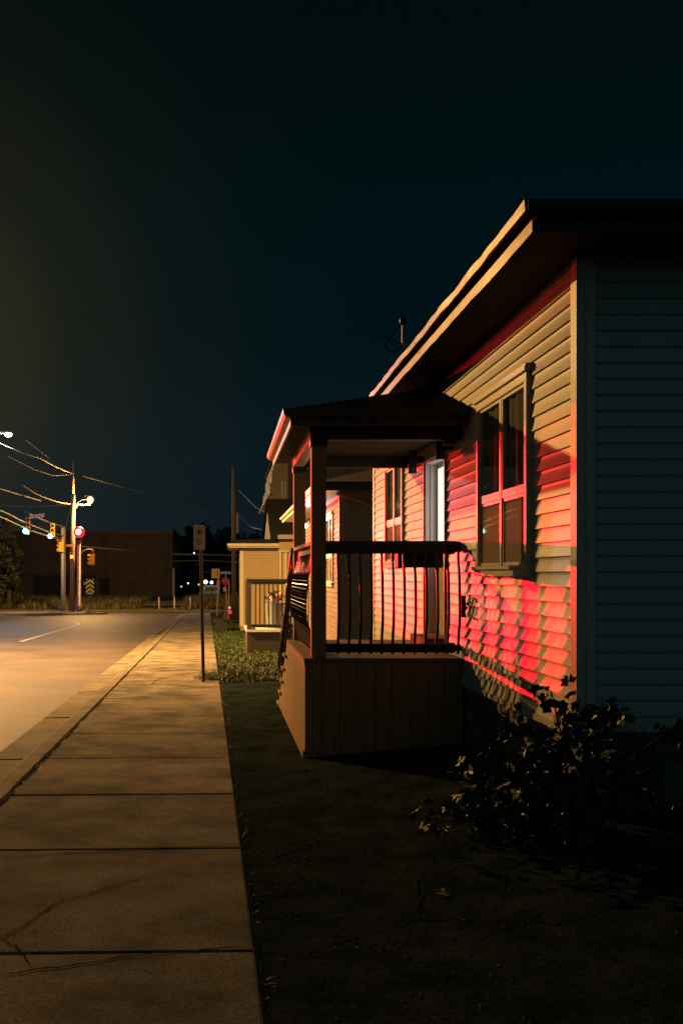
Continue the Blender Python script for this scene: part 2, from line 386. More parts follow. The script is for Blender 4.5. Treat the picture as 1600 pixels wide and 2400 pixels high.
def crack(pts, w, parent=sw):
    """ragged dark crack given by photograph pixels lying on the sidewalk"""
    P3 = []
    for x, y in pts:
        Y = 1.6*FP/(y-1387); P3.append(Vector(((x-530)*Y/FP, Y, g0(Y)+.0095)))
    fine = []
    for a, b in zip(P3[:-1], P3[1:]):
        k = max(2, int((b-a).length/.035))
        for i in range(k):
            p = a.lerp(b, i/k); fine.append(p+Vector((random.uniform(-.007, .007), random.uniform(-.011, .011), 0)))
    fine.append(P3[-1]); b = MB(); vs = []
    for i, p in enumerate(fine):
        d = (fine[min(i+1, len(fine)-1)]-fine[max(i-1, 0)]).normalized(); nrm = Vector((-d.y, d.x, 0))
        e = min(1, i/3, (len(fine)-1-i)/3)*random.uniform(.4, 1.3)*w/2 + .0006
        vs += [p+nrm*e, p-nrm*e]
    b.add(vs, [(2*i, 2*i+1, 2*i+3, 2*i+2) for i in range(len(fine)-1)]); return b.build('crack', 'crack', parent)
crack([(0, 2208), (60, 2170), (125, 2125), (150, 2112), (205, 2100), (250, 2082), (330, 2062), (372, 2050)], .010)
crack([(0, 2198), (40, 2225), (60, 2250), (75, 2265)], .012)
crack([(0, 2015), (120, 2003), (250, 1998), (330, 1990), (450, 1988), (520, 1985), (567, 1986)], .017)
crack([(445, 2030), (500, 2022), (560, 2012)], .006)
crack([(355, 1605), (365, 1595), (400, 1584), (440, 1584)], .018)
crack([(0, 2290), (150, 2268), (300, 2245), (400, 2236), (520, 2226), (590, 2222)], .014)
# dark dirty seam between sidewalk and kerb
seam = MB(); vs = []; Y = 2.0; k = 0
while Y < 60:
    w1 = random.uniform(.006, .030)*(1.6 if 5 < Y < 12 else 1); w2 = random.uniform(.0, .014)
    vs += [(-1.585+sk(Y)-w2, Y, g0(Y)+.0098), (-1.575+sk(Y)+w1, Y, g0(Y)+.0098)]; Y += .09+.004*Y; k += 1
seam.add(vs, [(2*i, 2*i+1, 2*i+3, 2*i+2) for i in range(k-1)]); seam.build('seam', 'crack', sw)
# old asphalt apron between sidewalk and house
ap = MB(); ay = [-30, -8, -2, 0, 1.5, 3, 4.5, 6, 7.5, 9, 10.5, 12, 13.5, 15, 16.4, 17.45]; ax = [0, .15, .4, .7, 1.1, 1.6, 2.2, 3.2, 5, 9, 20]
vs = []
for Y in ay:
    for u in ax:
        X = .212+sk(Y)+u; vs.append((X, Y, gl(X, Y)-.004+(random.uniform(-.006, .006) if u > .1 else -.004)))
n = len(ax); ap.add(vs, [(i*n+k, i*n+k+1, (i+1)*n+k+1, (i+1)*n+k) for i in range(len(ay)-1) for k in range(n-1)])
tag(ap.build('driveway', 'old_asphalt', smooth=True), kind='structure')
dlv = lambda X, Y: gl(X, Y)+.004
drv = [o for o in col.objects if o.name == 'driveway'][0]
for pts in ([(.3, 6.0), (.8, 6.5), (1.1, 7.3), (1.7, 7.9)], [(.25, 12.6), (.7, 12.9)], [(.35, 4.4), (.9, 4.7), (1.5, 4.5), (2.3, 4.9)], [(.9, 4.7), (1.0, 5.3), (1.35, 5.5)]):
    jag('driveway_crack', pts, .012, drv, dlv, .05, .014)
# far pavement across the junction
fp = MB().box(-70, 70, 88.0, 90.6, g0(95)-.2, g0(90)+.02); tag(fp.build('far_sidewalk', 'kerb_concrete'), kind='structure')
isl = MB(); isl.prism([(-16, 72.5), (-12.2, 72.8), (-9.6, 74.0), (-9.0, 75.6), (-10.5, 77.4), (-16, 78.0), (-60, 78), (-60, 72.5)], 'z', g0(75)-.3, g0(75)+.05)
tag(isl.build('traffic_island', 'kerb_concrete'), kind='structure')
# painted lane line
def ribbon(name, pts, w, m, dz):
    b = MB(); P3 = [Vector(p) for p in pts]; vs = []
    for i, p in enumerate(P3):
        d = (P3[min(i+1, len(P3)-1)]-P3[max(i-1, 0)]).normalized(); nr = Vector((-d.y, d.x, 0))
        zz = lambda q: g0(q.y)-.13+.07*max(0, min(1, (q.x+2.2)/-5.8))+dz
        a = p+nr*w/2; c = p-nr*w/2; vs += [(a.x, a.y, zz(a)), (c.x, c.y, zz(c))]
    b.add(vs, [(2*i, 2*i+1, 2*i+3, 2*i+2) for i in range(len(P3)-1)]); return tag(b.build(name, m), kind='structure')
lp = [(-6.9, 33.5, 0), (-7.05, 38, 0), (-7.2, 43, 0), (-7.3, 47, 0), (-7.5, 50.5, 0), (-7.9, 53.5, 0), (-8.6, 56.5, 0), (-9.6, 59, 0), (-10.8, 61, 0), (-12.5, 62.5, 0)]
ribbon('road_marking', lp, .16, 'road_paint', .012)
ribbon('road_marking', [(-8.2, 73.4, 0), (-4.6, 73.4, 0)], .5, 'road_paint', .012)

# ------------------------------------------------------------------ siding
def siding_front(b, Xw, y0, y1, z0, z1, c=.1016, holes=(), amp=.017, out=-1):
    """wall in the plane x=Xw that faces the street; laps modelled"""
    prof = [(.002, 0), (amp, 0), (amp*.90, .08), (amp*.66, .28), (amp*.38, .52), (amp*.16, .76), (.0015, 1.0)]
    k = 0; z = z0
    while z < z1-.001:
        zt = min(z+c, z1); zm = (z+zt)/2
        segs = [(y0, y1)]
        for (ha, hb, hc, hd) in holes:
            if hc < zm < hd:
                segs = [s_ for a, e in segs for s_ in ((a, min(e, ha)), (max(a, hb), e)) if s_[1]-s_[0] > .001]
        for a, e in segs:
            vs = [(Xw+out*o, y, z+t*(zt-z)) for y in (a, e) for o, t in prof]; n = len(prof)
            b.add(vs, [(i, i+1, n+i+1, n+i) for i in range(n-1)])
        z += c; k += 1
def siding_side(b, Yw, x0, x1, z0, z1, c=.1016, amp=.016, top=None):
    prof = [(.002, 0), (amp, 0), (amp*.96, .10), (amp*.80, .34), (amp*.50, .62), (amp*.18, .86), (.0015, 1.0)]
    z = z0
    while z < z1-.001:
        zt = min(z+c, z1); n = len(prof)
        a, e = (x0, x1) if top is None else top(z, x0, x1)
        if e-a > .01: b.add([(x, Yw-o, z+t*(zt-z)) for x in (a, e) for o, t in prof], [(i, i+1, n+i+1, n+i) for i in range(n-1)])
        z += c

def window(parent, Xw, ya, yb, za, zb, trim='trim', lower_blind=True):
    """window on a street-facing wall; parts of parent"""
    w = .065; d = .045
    f = MB()
    f.box(Xw-d, Xw+.03, ya, ya+w, za+w, zb-w).box(Xw-d, Xw+.03, yb-w, yb, za+w, zb-w)
    f.box(Xw-d, Xw+.03, ya, yb, zb-w, zb)
    fr = f.build('window', trim, parent, bevel=.004)
    h = MB().box(Xw-d-.022, Xw-.002, ya-.03, yb+.03, zb+.002, zb+.034).box(Xw-d-.012, Xw-.002, ya-.02, yb+.02, zb+.036, zb+.058)
    h.build('window_head', trim, fr, bevel=.003)
    s = MB().box(Xw-d-.03, Xw+.03, ya-.03, yb+.03, za+.035, za+w-.002).box(Xw-d-.008, Xw-.002, ya-.012, yb+.012, za-.02, za+.033)
    s.build('sill', trim, fr, bevel=.003)
    ym = (ya+yb)/2; zm = za+(zb-za)*.42; iw = .024
    g = MB(); x0, x1 = Xw-d+.014, Xw+.012
    g.box(x0, x1, ym-.026, ym+.026, za+w, zb-w)                      # mullion
    g.box(x0+.003, x1, ya+w, ym-.027, zm-.020, zm+.020).box(x0+.003, x1, ym+.027, yb-w, zm-.020, zm+.020)
    g.build('sash_bars', trim, fr, bevel=.003)
    g = MB()
    for a, e in ((ya+w, ym-.027), (ym+.027, yb-w)):
        for zA, zB, dd in ((za+w+.002, zm-.021, .010), (zm+.021, zb-w-.002, .004)):
            xx = x0+dd
            g.box(xx, x1, a+.001, a+iw, zA, zB).box(xx, x1, e-iw, e-.001, zA, zB).box(xx, x1, a+iw, e-iw, zA, zA+iw).box(xx, x1, a+iw, e-iw, zB-iw, zB)
    g.build('sash', trim, fr)
    for a, e in ((ya+w, ym-.027), (ym+.027, yb-w)):
        for zA, zB in ((za+w+.002, zm-.021), (zm+.021, zb-w-.002)):
            MB().quad((Xw-.020, a+iw-.004, zA+iw-.004), (Xw-.020, a+iw-.004, zB-iw+.004), (Xw-.020, e-iw+.004, zB-iw+.004), (Xw-.020, e-iw+.004, zA+iw-.004)).build('pane', 'pane_glass', fr)
    bl = MB()
    bl.quad((Xw-.010, ya+.02, za+.02), (Xw-.010, yb-.02, za+.02), (Xw-.010, yb-.02, zm), (Xw-.010, ya+.02, zm))
    bl.build('blind', 'blind', fr)
    cu_ = MB(); ny = 40; cu_.add([(Xw+.012+.010*math.sin(i*1.1)+.004*math.sin(i*.37), ya+.02+i*(yb-ya-.04)/ny, z) for z in (zm, zb-.02) for i in range(ny+1)], [(i, i+1, ny+2+i, ny+1+i) for i in range(ny)]); cu_.build('curtain', 'curtain', fr, smooth=True)
    MB().quad((Xw+.048, ya+.01, za+.01), (Xw+.048, yb-.01, za+.01), (Xw+.048, yb-.01, zb-.01), (Xw+.048, ya+.01, zb-.01)).build('dark_sheet', 'dark_opening', fr)  # flat dark sheet stands in for the unlit interior
    return fr

# ------------------------------------------------------------------ the bungalow
XW = 2.23; Y0, Y1 = 6.3, 15.0; ZB, ZT = -1.0, 2.01
house = thing('clapboard_house', (2.3, 6.3, gl(2.3, 6.3)), 'beige clapboard bungalow lit red and gold, its shaded end wall filling the right side', 'house')
HOLES = [(7.26, 8.73, .0, 1.48), (12.42, 13.80, .10, 1.48), (10.12, 11.10, -.80, 1.22)]
b = MB(); siding_front(b, XW, Y0+.1, Y1-.1, ZB, ZT, holes=HOLES); b.build('front_siding', 'siding', house)
b = MB(); siding_side(b, Y0, XW+.105, 9.5, ZB, ZT); b.build('end_siding', 'shaded_siding', house)
b = MB(); b.box(XW+.05, 9.5, Y0+.01, 10.10, ZB-.02, ZT).box(XW+.05, 9.5, 11.12, Y1-.01, ZB-.02, ZT).box(XW+.16, 9.5, 10.10, 11.12, ZB-.02, ZT).box(XW+.05, XW+.159, 10.101, 11.119, 1.24, ZT); b.build('wall', 'skirt', house)
b = MB(); b.box(XW+.03, 9.4, Y0+.03, Y1-.03, -1.75, ZB-.002); b.build('foundation_skirt', 'skirt', house)
b = MB(); b.box(XW-.022, XW+.03, Y0-.020, Y0+.098, ZB-.01, ZT); b.box(XW+.031, XW+.10, Y0-.022, Y0+.03, ZB-.01, ZT); b.build('corner_board', ['siding'], house, bevel=.004)
b = MB(); b.box(XW-.020, XW+.03, Y1-.095, Y1+.02, ZB-.01, ZT); b.build('corner_board', 'trim', house, bevel=.004)
b = MB(); b.box(XW-.028, XW+.02, Y0+.1, Y1-.1, ZB-.045, ZB-.002); b.build('drip_strip', 'siding', house)
# eaves: soffit, fascia, gutter lip; hip roof
XE, YE = 1.80, 5.86
b = MB(); b.box(XE+.014, XW-.0, YE+.014, Y1+.4, ZT+.004, ZT+.02).box(XW, 9.9, YE+.014, Y0+.0, ZT+.004, ZT+.02); b.build('soffit', 'shaded_eave', house)
b = MB()
# slightly buckled fascia board
yy = [YE+ i*(Y1+.4-YE)/46 for i in range(47)]; vs = []
for i, y in enumerate(yy):
    w = random.uniform(-.004, .004)
    vs += [(XE+w, y, ZT+.0+random.uniform(-.002, .002)), (XE+w*.3-.002, y, ZT+.075)]
b.add(vs, [(2*i, 2*i+1, 2*i+3, 2*i+2) for i in range(46)]); b.build('fascia', 'fascia', house, smooth=True)
b = MB(); b.box(XE+.006, 9.9, YE-.004, YE+.012, ZT+.002, ZT+.074); b.build('fascia', 'shaded_eave', house)  # same fascia on the unlit side, its shade put into the colour
b = MB(); b.box(XE+.03, XE+.06, YE+.03, Y1+.38, ZT+.03, ZT+.19); b.build('subfascia', 'shaded_eave', house)
b = MB(); vs = []
for i, y in enumerate(yy):
    w = random.uniform(-.007, .007)
    vs += [(XE-.045+w, y-.02, ZT+.122+random.uniform(-.003, .003)), (XE-.050+w, y-.02, ZT+.178+random.uniform(-.010, .010))]
b.add(vs, [(2*i, 2*i+1, 2*i+3, 2*i+2) for i in range(46)])
b.build('drip_edge', 'fascia', house, smooth=True)
b = MB(); b.box(XE-.040, XE+.03, YE-.02, Y1+.38, ZT+.118, ZT+.128); b.box(XE-.04, 9.9, YE-.05, YE-.035, ZT+.118, ZT+.176); b.build('roof_edge', 'shaded_eave', house)
pz = .38; xm = 6.0; zr = ZT+.18
A = [(XE-.05, YE-.05, zr), (10.2, YE-.05, zr), (10.2, Y1+.45, zr), (XE-.05, Y1+.45, zr)]
hp = (xm-XE)*pz; r1 = (xm, YE+(xm-XE), zr+hp); r2 = (xm, Y1+.45-(xm-XE), zr+hp)
r1 = (xm, 10.1, zr+hp); r2 = (xm, 11.2, zr+hp)
b = MB(); b.add(A+[r1, r2], [(0, 1, 4), (1, 2, 5, 4), (2, 3, 5), (3, 0, 4, 5), (3, 2, 1, 0)]); b.build('roof', 'shingle', house)
window(house, XW, 7.26, 8.73, .0, 1.48)
window(house, XW, 12.42, 13.80, .10, 1.48)
# door with lit upper glass, fluted casing beside it, unlit cylinder lanterns
XD = XW+.11
d = MB(); d.box(XD, XD+.04, 10.14, 11.07, -.72, .10); dr = d.build('door', 'amber_door', house, bevel=.004)
MB().box(XD-.004, XD-.001, 10.62, 10.98, -.62, -.32).box(XD-.004, XD-.001, 10.62, 10.98, -.24, .04).box(XD-.004, XD-.001, 10.20, 10.54, -.62, -.32).box(XD-.004, XD-.001, 10.20, 10.54, -.24, .04).build('door_panel', 'amber_door', dr, bevel=.001)
MB().box(XD+.006, XD+.02, 10.18, 11.03, .14, 1.16).build('door_glass', 'lit_glass', dr)
MB().box(XD, XD+.04, 10.14, 11.07, 1.16, 1.21).box(XD, XD+.04, 10.14, 11.07, .101, .14).box(XD, XD+.04, 10.14, 10.18, .14, 1.16).box(XD, XD+.04, 11.03, 11.07, .14, 1.16).box(XD-.001, XD+.03, 10.60, 10.62, .14, 1.16).build('door_glass_frame', 'white_trim', dr)
MB().ball((XD-.05, 10.20, .0), .028).box(XD-.03, XD-.0, 10.19, 10.21, -.01, .01).build('door_handle', 'dark_steel', dr, smooth=True)
cs = MB(); cs.box(XW-.012, XD+.045, 11.09, 11.125, -.78, 1.235).box(XW+.04, XW+.065, 11.075, 11.09, -.78, 1.22).box(XW+.085, XD, 11.082, 11.09, -.78, 1.22)
cs.box(XW-.012, XD+.045, 10.085, 10.135, -.78, 1.235).box(XW-.012, XD+.045, 10.136, 11.089, 1.215, 1.235)
cs.build('door_frame', 'white_trim', house, bevel=.003)
MB().box(XW-.03, XW-.0, 10.05, 10.083, -.79, 1.27).box(XW-.03, XW, 11.126, 11.15, -.79, 1.27).box(XW-.03, XW, 10.084, 11.125, 1.237, 1.27).build('door_casing', 'trim', house, bevel=.003)
MB().box(XW-.19, XD-.002, 10.14, 11.07, -.785, -.66).build('door_step', 'deck_wood', house, bevel=.004)
for yc, za, zb in ((11.24, 1.13, 1.42), (9.78, 1.12, 1.36)):
    l = MB(); l.tube([(XW-.13, yc, za), (XW-.13, yc, zb)], .045, 20); lo = l.build('wall_lantern', 'black_metal', house)
    MB().box(XW-.09, XW-.005, yc-.03, yc+.03, (za+zb)/2-.03, (za+zb)/2+.05).build('bracket', 'black_metal', lo)
    for q in (.03, .055): MB().tube([(XW-.13, yc, za+q), (XW-.13, yc, za+q+.006)], .047, 20).build('lantern_ring', 'steel', lo)
# service mast on the roof edge
mst = MB(); c = PX(945, 800, 9.6)
xm0 = 1.78
mst = MB().tube([(c.x, 9.6, ZT+.2), (c.x, 9.6, c.z+.17)], .020, 8); ms = mst.build('service_mast', 'steel', house)
MB().ball((c.x-.005, 9.6, c.z+.20), .035, sz=1.5).build('weather_head', 'dark_steel', ms, smooth=True)
wl = MB(); pts = [(c.x-.01, 9.6, c.z+.18)]
for t in range(9): a = t/8*math.pi; pts.append((c.x-.12-.08*math.cos(a)+.02, 9.6, c.z-.02-.085*math.sin(a)))
pts.append((c.x-.23, 9.6, c.z+.06)); wl.tube(pts, .005, 5); wl.build('drip_loop', 'thin_wire', ms)

# ------------------------------------------------------------------ the porch
XP, YN, YF = .738, 9.33, 11.95; ZD = -.79
porch = thing('porch', (XP, YN, gl(XP, YN)), 'roofed wooden front porch with black metal balusters and boarded brown base', 'porch')
def zb_(X, Y): return gl(X, Y)-.03
sk_ = MB(); nb = 9; wv = (2.215-XP)/nb
for i in range(nb):
    x0 = XP+i*wv; x1 = x0+wv-.005; o = random.uniform(-.0015, .0015)
    sk_.add([(x0, YN+o, zb_(x0, YN)), (x1, YN+o, zb_(x1, YN)), (x1, YN+.02, zb_(x1, YN)), (x0, YN+.02, zb_(x0, YN)), (x0, YN+o, ZD-.045), (x1, YN+o, ZD-.045), (x1, YN+.02, ZD-.045), (x0, YN+.02, ZD-.045)],
            [(0,3,2,1),(4,5,6,7),(0,1,5,4),(1,2,6,5),(2,3,7,6),(3,0,4,7)])
sk_.build('skirt', 'brown_wood', porch, bevel=.0015)
YS = 13.95                                            # foot of the stairs
def zstair(Y): return ZD-.03 if Y < 12.05 else ZD-.03-(Y-12.05)*(.98/(YS-12.05))
MB().box(XP+.03, 2.20, YN+.024, YN+.04, -1.7, ZD-.05).build('skirt_backing', 'brown_wood', porch)
s2 = MB(); y = YN+.022
while y < YS-.02:
    y2 = min(y+.135, YS-.01); za, zc = zstair(y), zstair(y2)
    s2.prism([(y, zb_(XP, y)), (y2, zb_(XP, y2)), (y2, max(zc, zb_(XP, y2)+.02)), (y, za)], 'x', XP, XP+.02)
    y = y2+.004
s2.build('skirt', 'brown_wood', porch)
MB().box(XP-.006, XP-.001, YN+.01, 12.05, ZD-.07, ZD-.032).build('skirt_board', 'brown_wood', porch)
MB().prism([(YN+.0, zb_(XP, YN)+.0), (YS, zb_(XP, YS)), (YS, zb_(XP, YS)+.055), (YN, zb_(XP, YN)+.085)], 'x', XP-.022, XP-.002).build('kick_board', 'brown_wood', porch)
dk = MB()
for i in range(19):
    ya = YN-.015+i*.14
    if ya < 12.05: dk.box(XP-.012, XW-.022, ya, ya+.134, ZD-.03, ZD)
dk.build('deck', 'deck_wood', porch, bevel=.003)
MB().box(XP+.002, XW-.05, YN+.002, YN+.02, ZD-.044, ZD-.031).build('deck_rim', 'brown_wood', porch)
nst = 5; rise = .98/nst; run = (YS-12.06)/nst
for i in range(nst):
    t = MB(); za = ZD-rise*(i+1)+.0; ya = 12.06+run*i
    t.box(XP-.035, 1.95, ya, ya+run+.02, za-.035, za); st = t.build('stair_tread', 'brown_wood', porch, bevel=.003)
    MB().box(XP+.03, 1.94, ya+.001, ya+.018, za+.001, za+rise-.036).build('riser', 'brown_wood', st)
MB().prism([(12.06, ZD-.04), (YS, zb_(2, YS)), (12.06, zb_(2, 12))], 'x', 1.95, 1.99).build('stringer', 'brown_wood', porch)
# posts
def post(x0, y0, nm='post'):
    p = MB().box(x0, x0+.138, y0, y0+.138, ZD+.002, 1.262).build(nm, 'brown_wood', porch, bevel=.006)
    MB().box(x0-.012, x0+.150, y0-.012, y0+.150, 1.20, 1.262).build('post_cap', 'dark_trim', p, bevel=.004)
post(.803, 9.36); post(.803, 11.80)
MB().box(2.06, 2.16, 9.40, 9.50, 1.22, 1.262).build('beam_bracket', 'dark_trim', porch)
# beams and roof
bz = 1.264; bt = 1.385
MB().box(.79, XW-.022, 9.365, 9.485, bz, bt).build('beam', 'dark_trim', porch, bevel=.004)
MB().box(.79, XW-.022, 11.81, 11.93, bz, bt).build('beam', 'dark_trim', porch, bevel=.004)
MB().box(.795, .92, 9.487, 11.808, bz+.002, bt).build('beam', 'trim', porch, bevel=.004)  # street-side beam in the lit tone; the other two are coloured as shaded
RX, RN, RF = .575, 9.08, 12.55
MB().box(RX+.03, XW-.022, RN+.03, RF-.03, bt+.003, bt+.018).build('ceiling', 'shaded_eave', porch)
fz0, fz1 = 1.355, 1.425
MB().box(RX+.012, RX+.03, RN+.03, RF-.03, fz0, fz1).build('fascia', 'fascia', porch)
MB().box(RX+.012, XW-.03, RN+.012, RN+.03, fz0, fz1).build('fascia', 'dark_trim', porch)  # camera-side fascia coloured dark for its shade
g = MB()   # gutter: open trough profile along both visible eaves
gp = [(.012, 1.425), (-.035, 1.43), (-.055, 1.455), (-.060, 1.50), (-.050, 1.505)]
for (u, z), (u2, z2) in zip(gp[:-1], gp[1:]):
    g.quad((RX+u, RN+u, z), (RX+u2, RN+u2, z2), (RX+u2, RF, z2), (RX+u, RF, z))
    g.quad((RX+u, RN+u, z), (XW-.03, RN+u, z), (XW-.03, RN+u2, z2), (RX+u2, RN+u2, z2))
gu = g.build('gutter', 'fascia', porch)
gu.data.materials.append(M['dark_trim'])
for p in gu.data.polygons:
    if abs(p.normal.y) > .5 or (p.index % 2 == 1): p.material_index = 1  # camera-facing gutter faces coloured as shaded, street side as lit
rt_ = MB(); e = 1.50; pr = .31
ridgeX = XW-.0; ca = (RN+RF)/2; hz = (ridgeX-RX)*pr
pts = [(RX-.03, RN-.03, e), (XW, RN-.03, e), (XW, RF+.03, e), (RX-.03, RF+.03, e), (XW, RN+(XW-RX), e+hz), (XW, RF-(XW-RX), e+hz)]
rt_.add(pts, [(0, 1, 4), (3, 0, 4, 5), (2, 3, 5), (0, 3, 2, 1)]); rt_.build('roof', 'shingle', porch)

def baluster(parent, foot, top_z, bot_z, outdir, twist=True, r=.0085, belly=.075):
    """black metal belly baluster with a twisted middle"""
    b = MB(); n = 46; H = top_z-bot_z; vs = []; o = Vector(outdir)
    for i in range(n+1):
        t = i/n; z = top_z-H*t
        if t < .05: f = 0
        elif t < .28: u = (t-.05)/.23; f = (3*u*u-2*u*u*u)*.72
        elif t < .62: u = (t-.28)/.34; f = .72+.28*math.sin(u*math.pi/2)
        elif t < .90: u = (t-.62)/.28; f = 1-(3*u*u-2*u*u*u)*.9
        else: f = .10*(1-(t-.9)/.1)
        c = Vector((foot[0], foot[1], z))+o*belly*f
        a = 0 if not twist else (max(0, min(1, (t-.2)/.55))*math.pi*7)
        for k in range(4):
            an = a+math.pi/4+k*math.pi/2; vs.append(c+Vector((math.cos(an)*r*1.3, math.sin(an)*r*1.3, 0)))
    fs = [(i*4+k, i*4+(k+1)%4, (i+1)*4+(k+1)%4, (i+1)*4+k) for i in range(n) for k in range(4)]+[(3, 2, 1, 0), tuple(n*4+k for k in range(4))]
    b.add(vs, fs); return b.build('baluster', 'black_metal', parent)
# near railing
xa, xb = .945, 2.14
nr = MB().box(xa, xb, 9.35, 9.50, .272, .310).box(xa, xb-.02, 9.40, 9.44, .190, .270).build('railing', 'dark_trim', porch, bevel=.004)
MB().box(xa, xb, 9.40, 9.44, -.742, -.660).build('bottom_rail', 'dark_trim', nr, bevel=.003)
for i in range(12): baluster(nr, (1.053+.1028*i, 9.388, 0), .20, -.755, (0, -1, 0), twist=False, r=.0125)
for zz in (.235, -.70):
    k = MB().tube([(2.12, 9.42, zz), (XW-.01, 9.42, zz)], .030, 12).ball((2.13, 9.42, zz), .052); k.build('wall_bracket', 'dark_steel', nr, smooth=True)
MB().prism([(2.10, .29), (2.20, .20), (2.215, .23), (2.215, .30), (2.10, .312)], 'y', 9.37, 9.47).build('rail_return', 'dark_trim', nr)
# left railing
lr = MB().box(.80, .93, 9.50, 11.80, .272, .310).box(.845, .885, 9.50, 11.80, .190, .270).build('railing', 'brown_wood', porch, bevel=.004)
MB().box(.845, .885, 9.50, 11.80, -.742, -.660).build('bottom_rail', 'brown_wood', lr, bevel=.003)
for i in range(21): baluster(lr, (.838, 9.58+.104*i, 0), .20, -.75, (-1, 0, 0))
# stair railing
ys0, ys1 = 11.96, 13.80; dz_ = -.93
sr = MB(); sr.prism([(ys0, .27), (ys1, .27+dz_), (ys1, .31+dz_), (ys0, .31)], 'x', .775, .86)
sr.prism([(ys0, .19), (ys1, .19+dz_), (ys1, .268+dz_), (ys0, .268)], 'x', .80, .84)
sr = sr.build('railing', 'dark_trim', porch)
MB().prism([(ys0, -.70), (ys1, -.70+dz_), (ys1, -.63+dz_), (ys0, -.63)], 'x', .80, .84).build('bottom_rail', 'dark_trim', sr)
MB().box(.765, .87, 13.80, 13.90, gl(.8, 13.9), -.52).build('newel', 'dark_trim', sr)
for i in range(17):
    y = ys0+.08+.106*i; f = (y-ys0)/(ys1-ys0)*dz_; baluster(sr, (.795, y, 0), .20+f, -.68+f, (-1, 0, 0))
# planter box hung on the near rail
pb = thing('planter_box', (1.86, 9.56, .02), 'empty black window-box planter hung inside the porch rail near the door', 'planter')
MB().prism([(9.51, .215), (9.52, .06), (9.68, .06), (9.70, .215)], 'x', 1.64, 2.075).build('trough', 'dark_box', pb)
MB().box(1.625, 2.09, 9.502, 9.712, .215, .235).build('rim', 'dark_box', pb)
for x in (1.70, 2.0): MB().box(x, x+.02, 9.502, 9.508, .236, .27).build('hook', 'dark_steel', pb)
# small hanging pot bracket on the wall
hb = thing('wall_ornament', (XW-.02, 9.0, -.3), 'small black spiky ornament fixed to the red-lit siding beside the porch', 'ornament')
o_ = MB()
for i in range(26):
    a = random.uniform(0, 6.28); l = random.uniform(.02, .055)
    z = random.uniform(-.36, -.24); o_.tube([(XW-.05, 9.16, z), (XW-.05+math.cos(a)*.03, 9.16+math.cos(a)*l*1.2, z+math.sin(a)*l)], [.012, .004], 5)
o_.tube([(XW-.05, 9.16, -.40), (XW-.05, 9.16, -.2)], .022, 7)
o_.build('body', 'dark_box', hb); MB().box(XW-.05, XW-.015, 9.15, 9.17, -.33, -.30).build('bracket', 'dark_steel', hb)
# white folding chair seen through the left rail
exec_items = None

# ------------------------------------------------------------------ neighbouring house with wall lantern
h2 = thing('neighbour_house', (2.3, 19.5, gl(2.3, 19.5)), 'dark-roofed house behind the porch, its street front washed by a white wall lamp', 'house')
b = MB(); siding_front(b, XW, 19.6, 31, -1.5, 1.62, holes=[(20.6, 22.1, -.25, 1.25)]); b.build('front_siding', 'brown_siding', h2)
b = MB(); siding_side(b, 19.5, XW+.1, 10, -1.5, 1.62, amp=.010); b.build('side_siding', 'tan_siding', h2)
MB().box(XW+.05, 10, 19.52, 31, -2.2, 1.62).build('wall', 'skirt', h2)
b = MB(); b.box(XW-.02, XW+.03, 19.48, 19.6, -1.5, 1.62); b.box(XW+.031, XW+.13, 19.475, 19.53, -1.5, 1.62); b.build('corner_board', 'tan_siding', h2)
window(h2, XW, 20.6, 22.1, -.25, 1.25, trim='white_trim')
E2 = 1.76
MB().box(E2+.02, XW-.002, 19.1, 31.3, 1.625, 1.645).box(XW, 10, 19.1, 19.49, 1.625, 1.645).build('soffit', 'white_trim', h2)
MB().box(E2, E2+.018, 19.08, 31.3, 1.60, 1.71).build('fascia', 'trim', h2)
MB().box(E2-.07, E2-.002, 19.08, 31.3, 1.69, 1.76).build('gutter', 'trim', h2, bevel=.01)
MB().box(E2+.02, 10, 19.08, 19.10, 1.60, 1.74).build('fascia', 'dark_trim', h2)  # shaded copy of the fascia, darkened where it faces the camera
MB().box(XW-.018, XW-.002, 19.62, 31, 1.50, 1.62).build('frieze_board', 'white_trim', h2)
MB().add([(E2-.06, 19.05, 1.765), (10.2, 19.05, 1.765), (10.2, 31.3, 1.765), (E2-.06, 31.3, 1.765), (6, 23.2, 3.0), (6, 27, 3.0)], [(0, 1, 4), (1, 2, 5, 4), (2, 3, 5), (3, 0, 4, 5), (3, 2, 1, 0)]).build('roof', 'shingle', h2)
dsp = MB().tube([(XW-.08, 19.44, 1.58), (XW+.15, 19.42, 1.48), (XW+.42, 19.42, 1.42), (XW+.62, 19.43, 1.28), (XW+.66, 19.44, 1.0), (XW+.66, 19.44, -1.9)], .04, 8)
dsp.build('downspout', 'tan_siding', h2, smooth=True)
wl_ = MB().box(1.93, 2.2, 23.22, 23.38, 1.20, 1.24).box(2.15, XW-.017, 23.2, 23.4, .98, 1.3).build('wall_lantern', 'dark_steel', h2)
MB().ball(LAMP4, .055).build('bulb', 'lantern_lens', wl_, smooth=True)
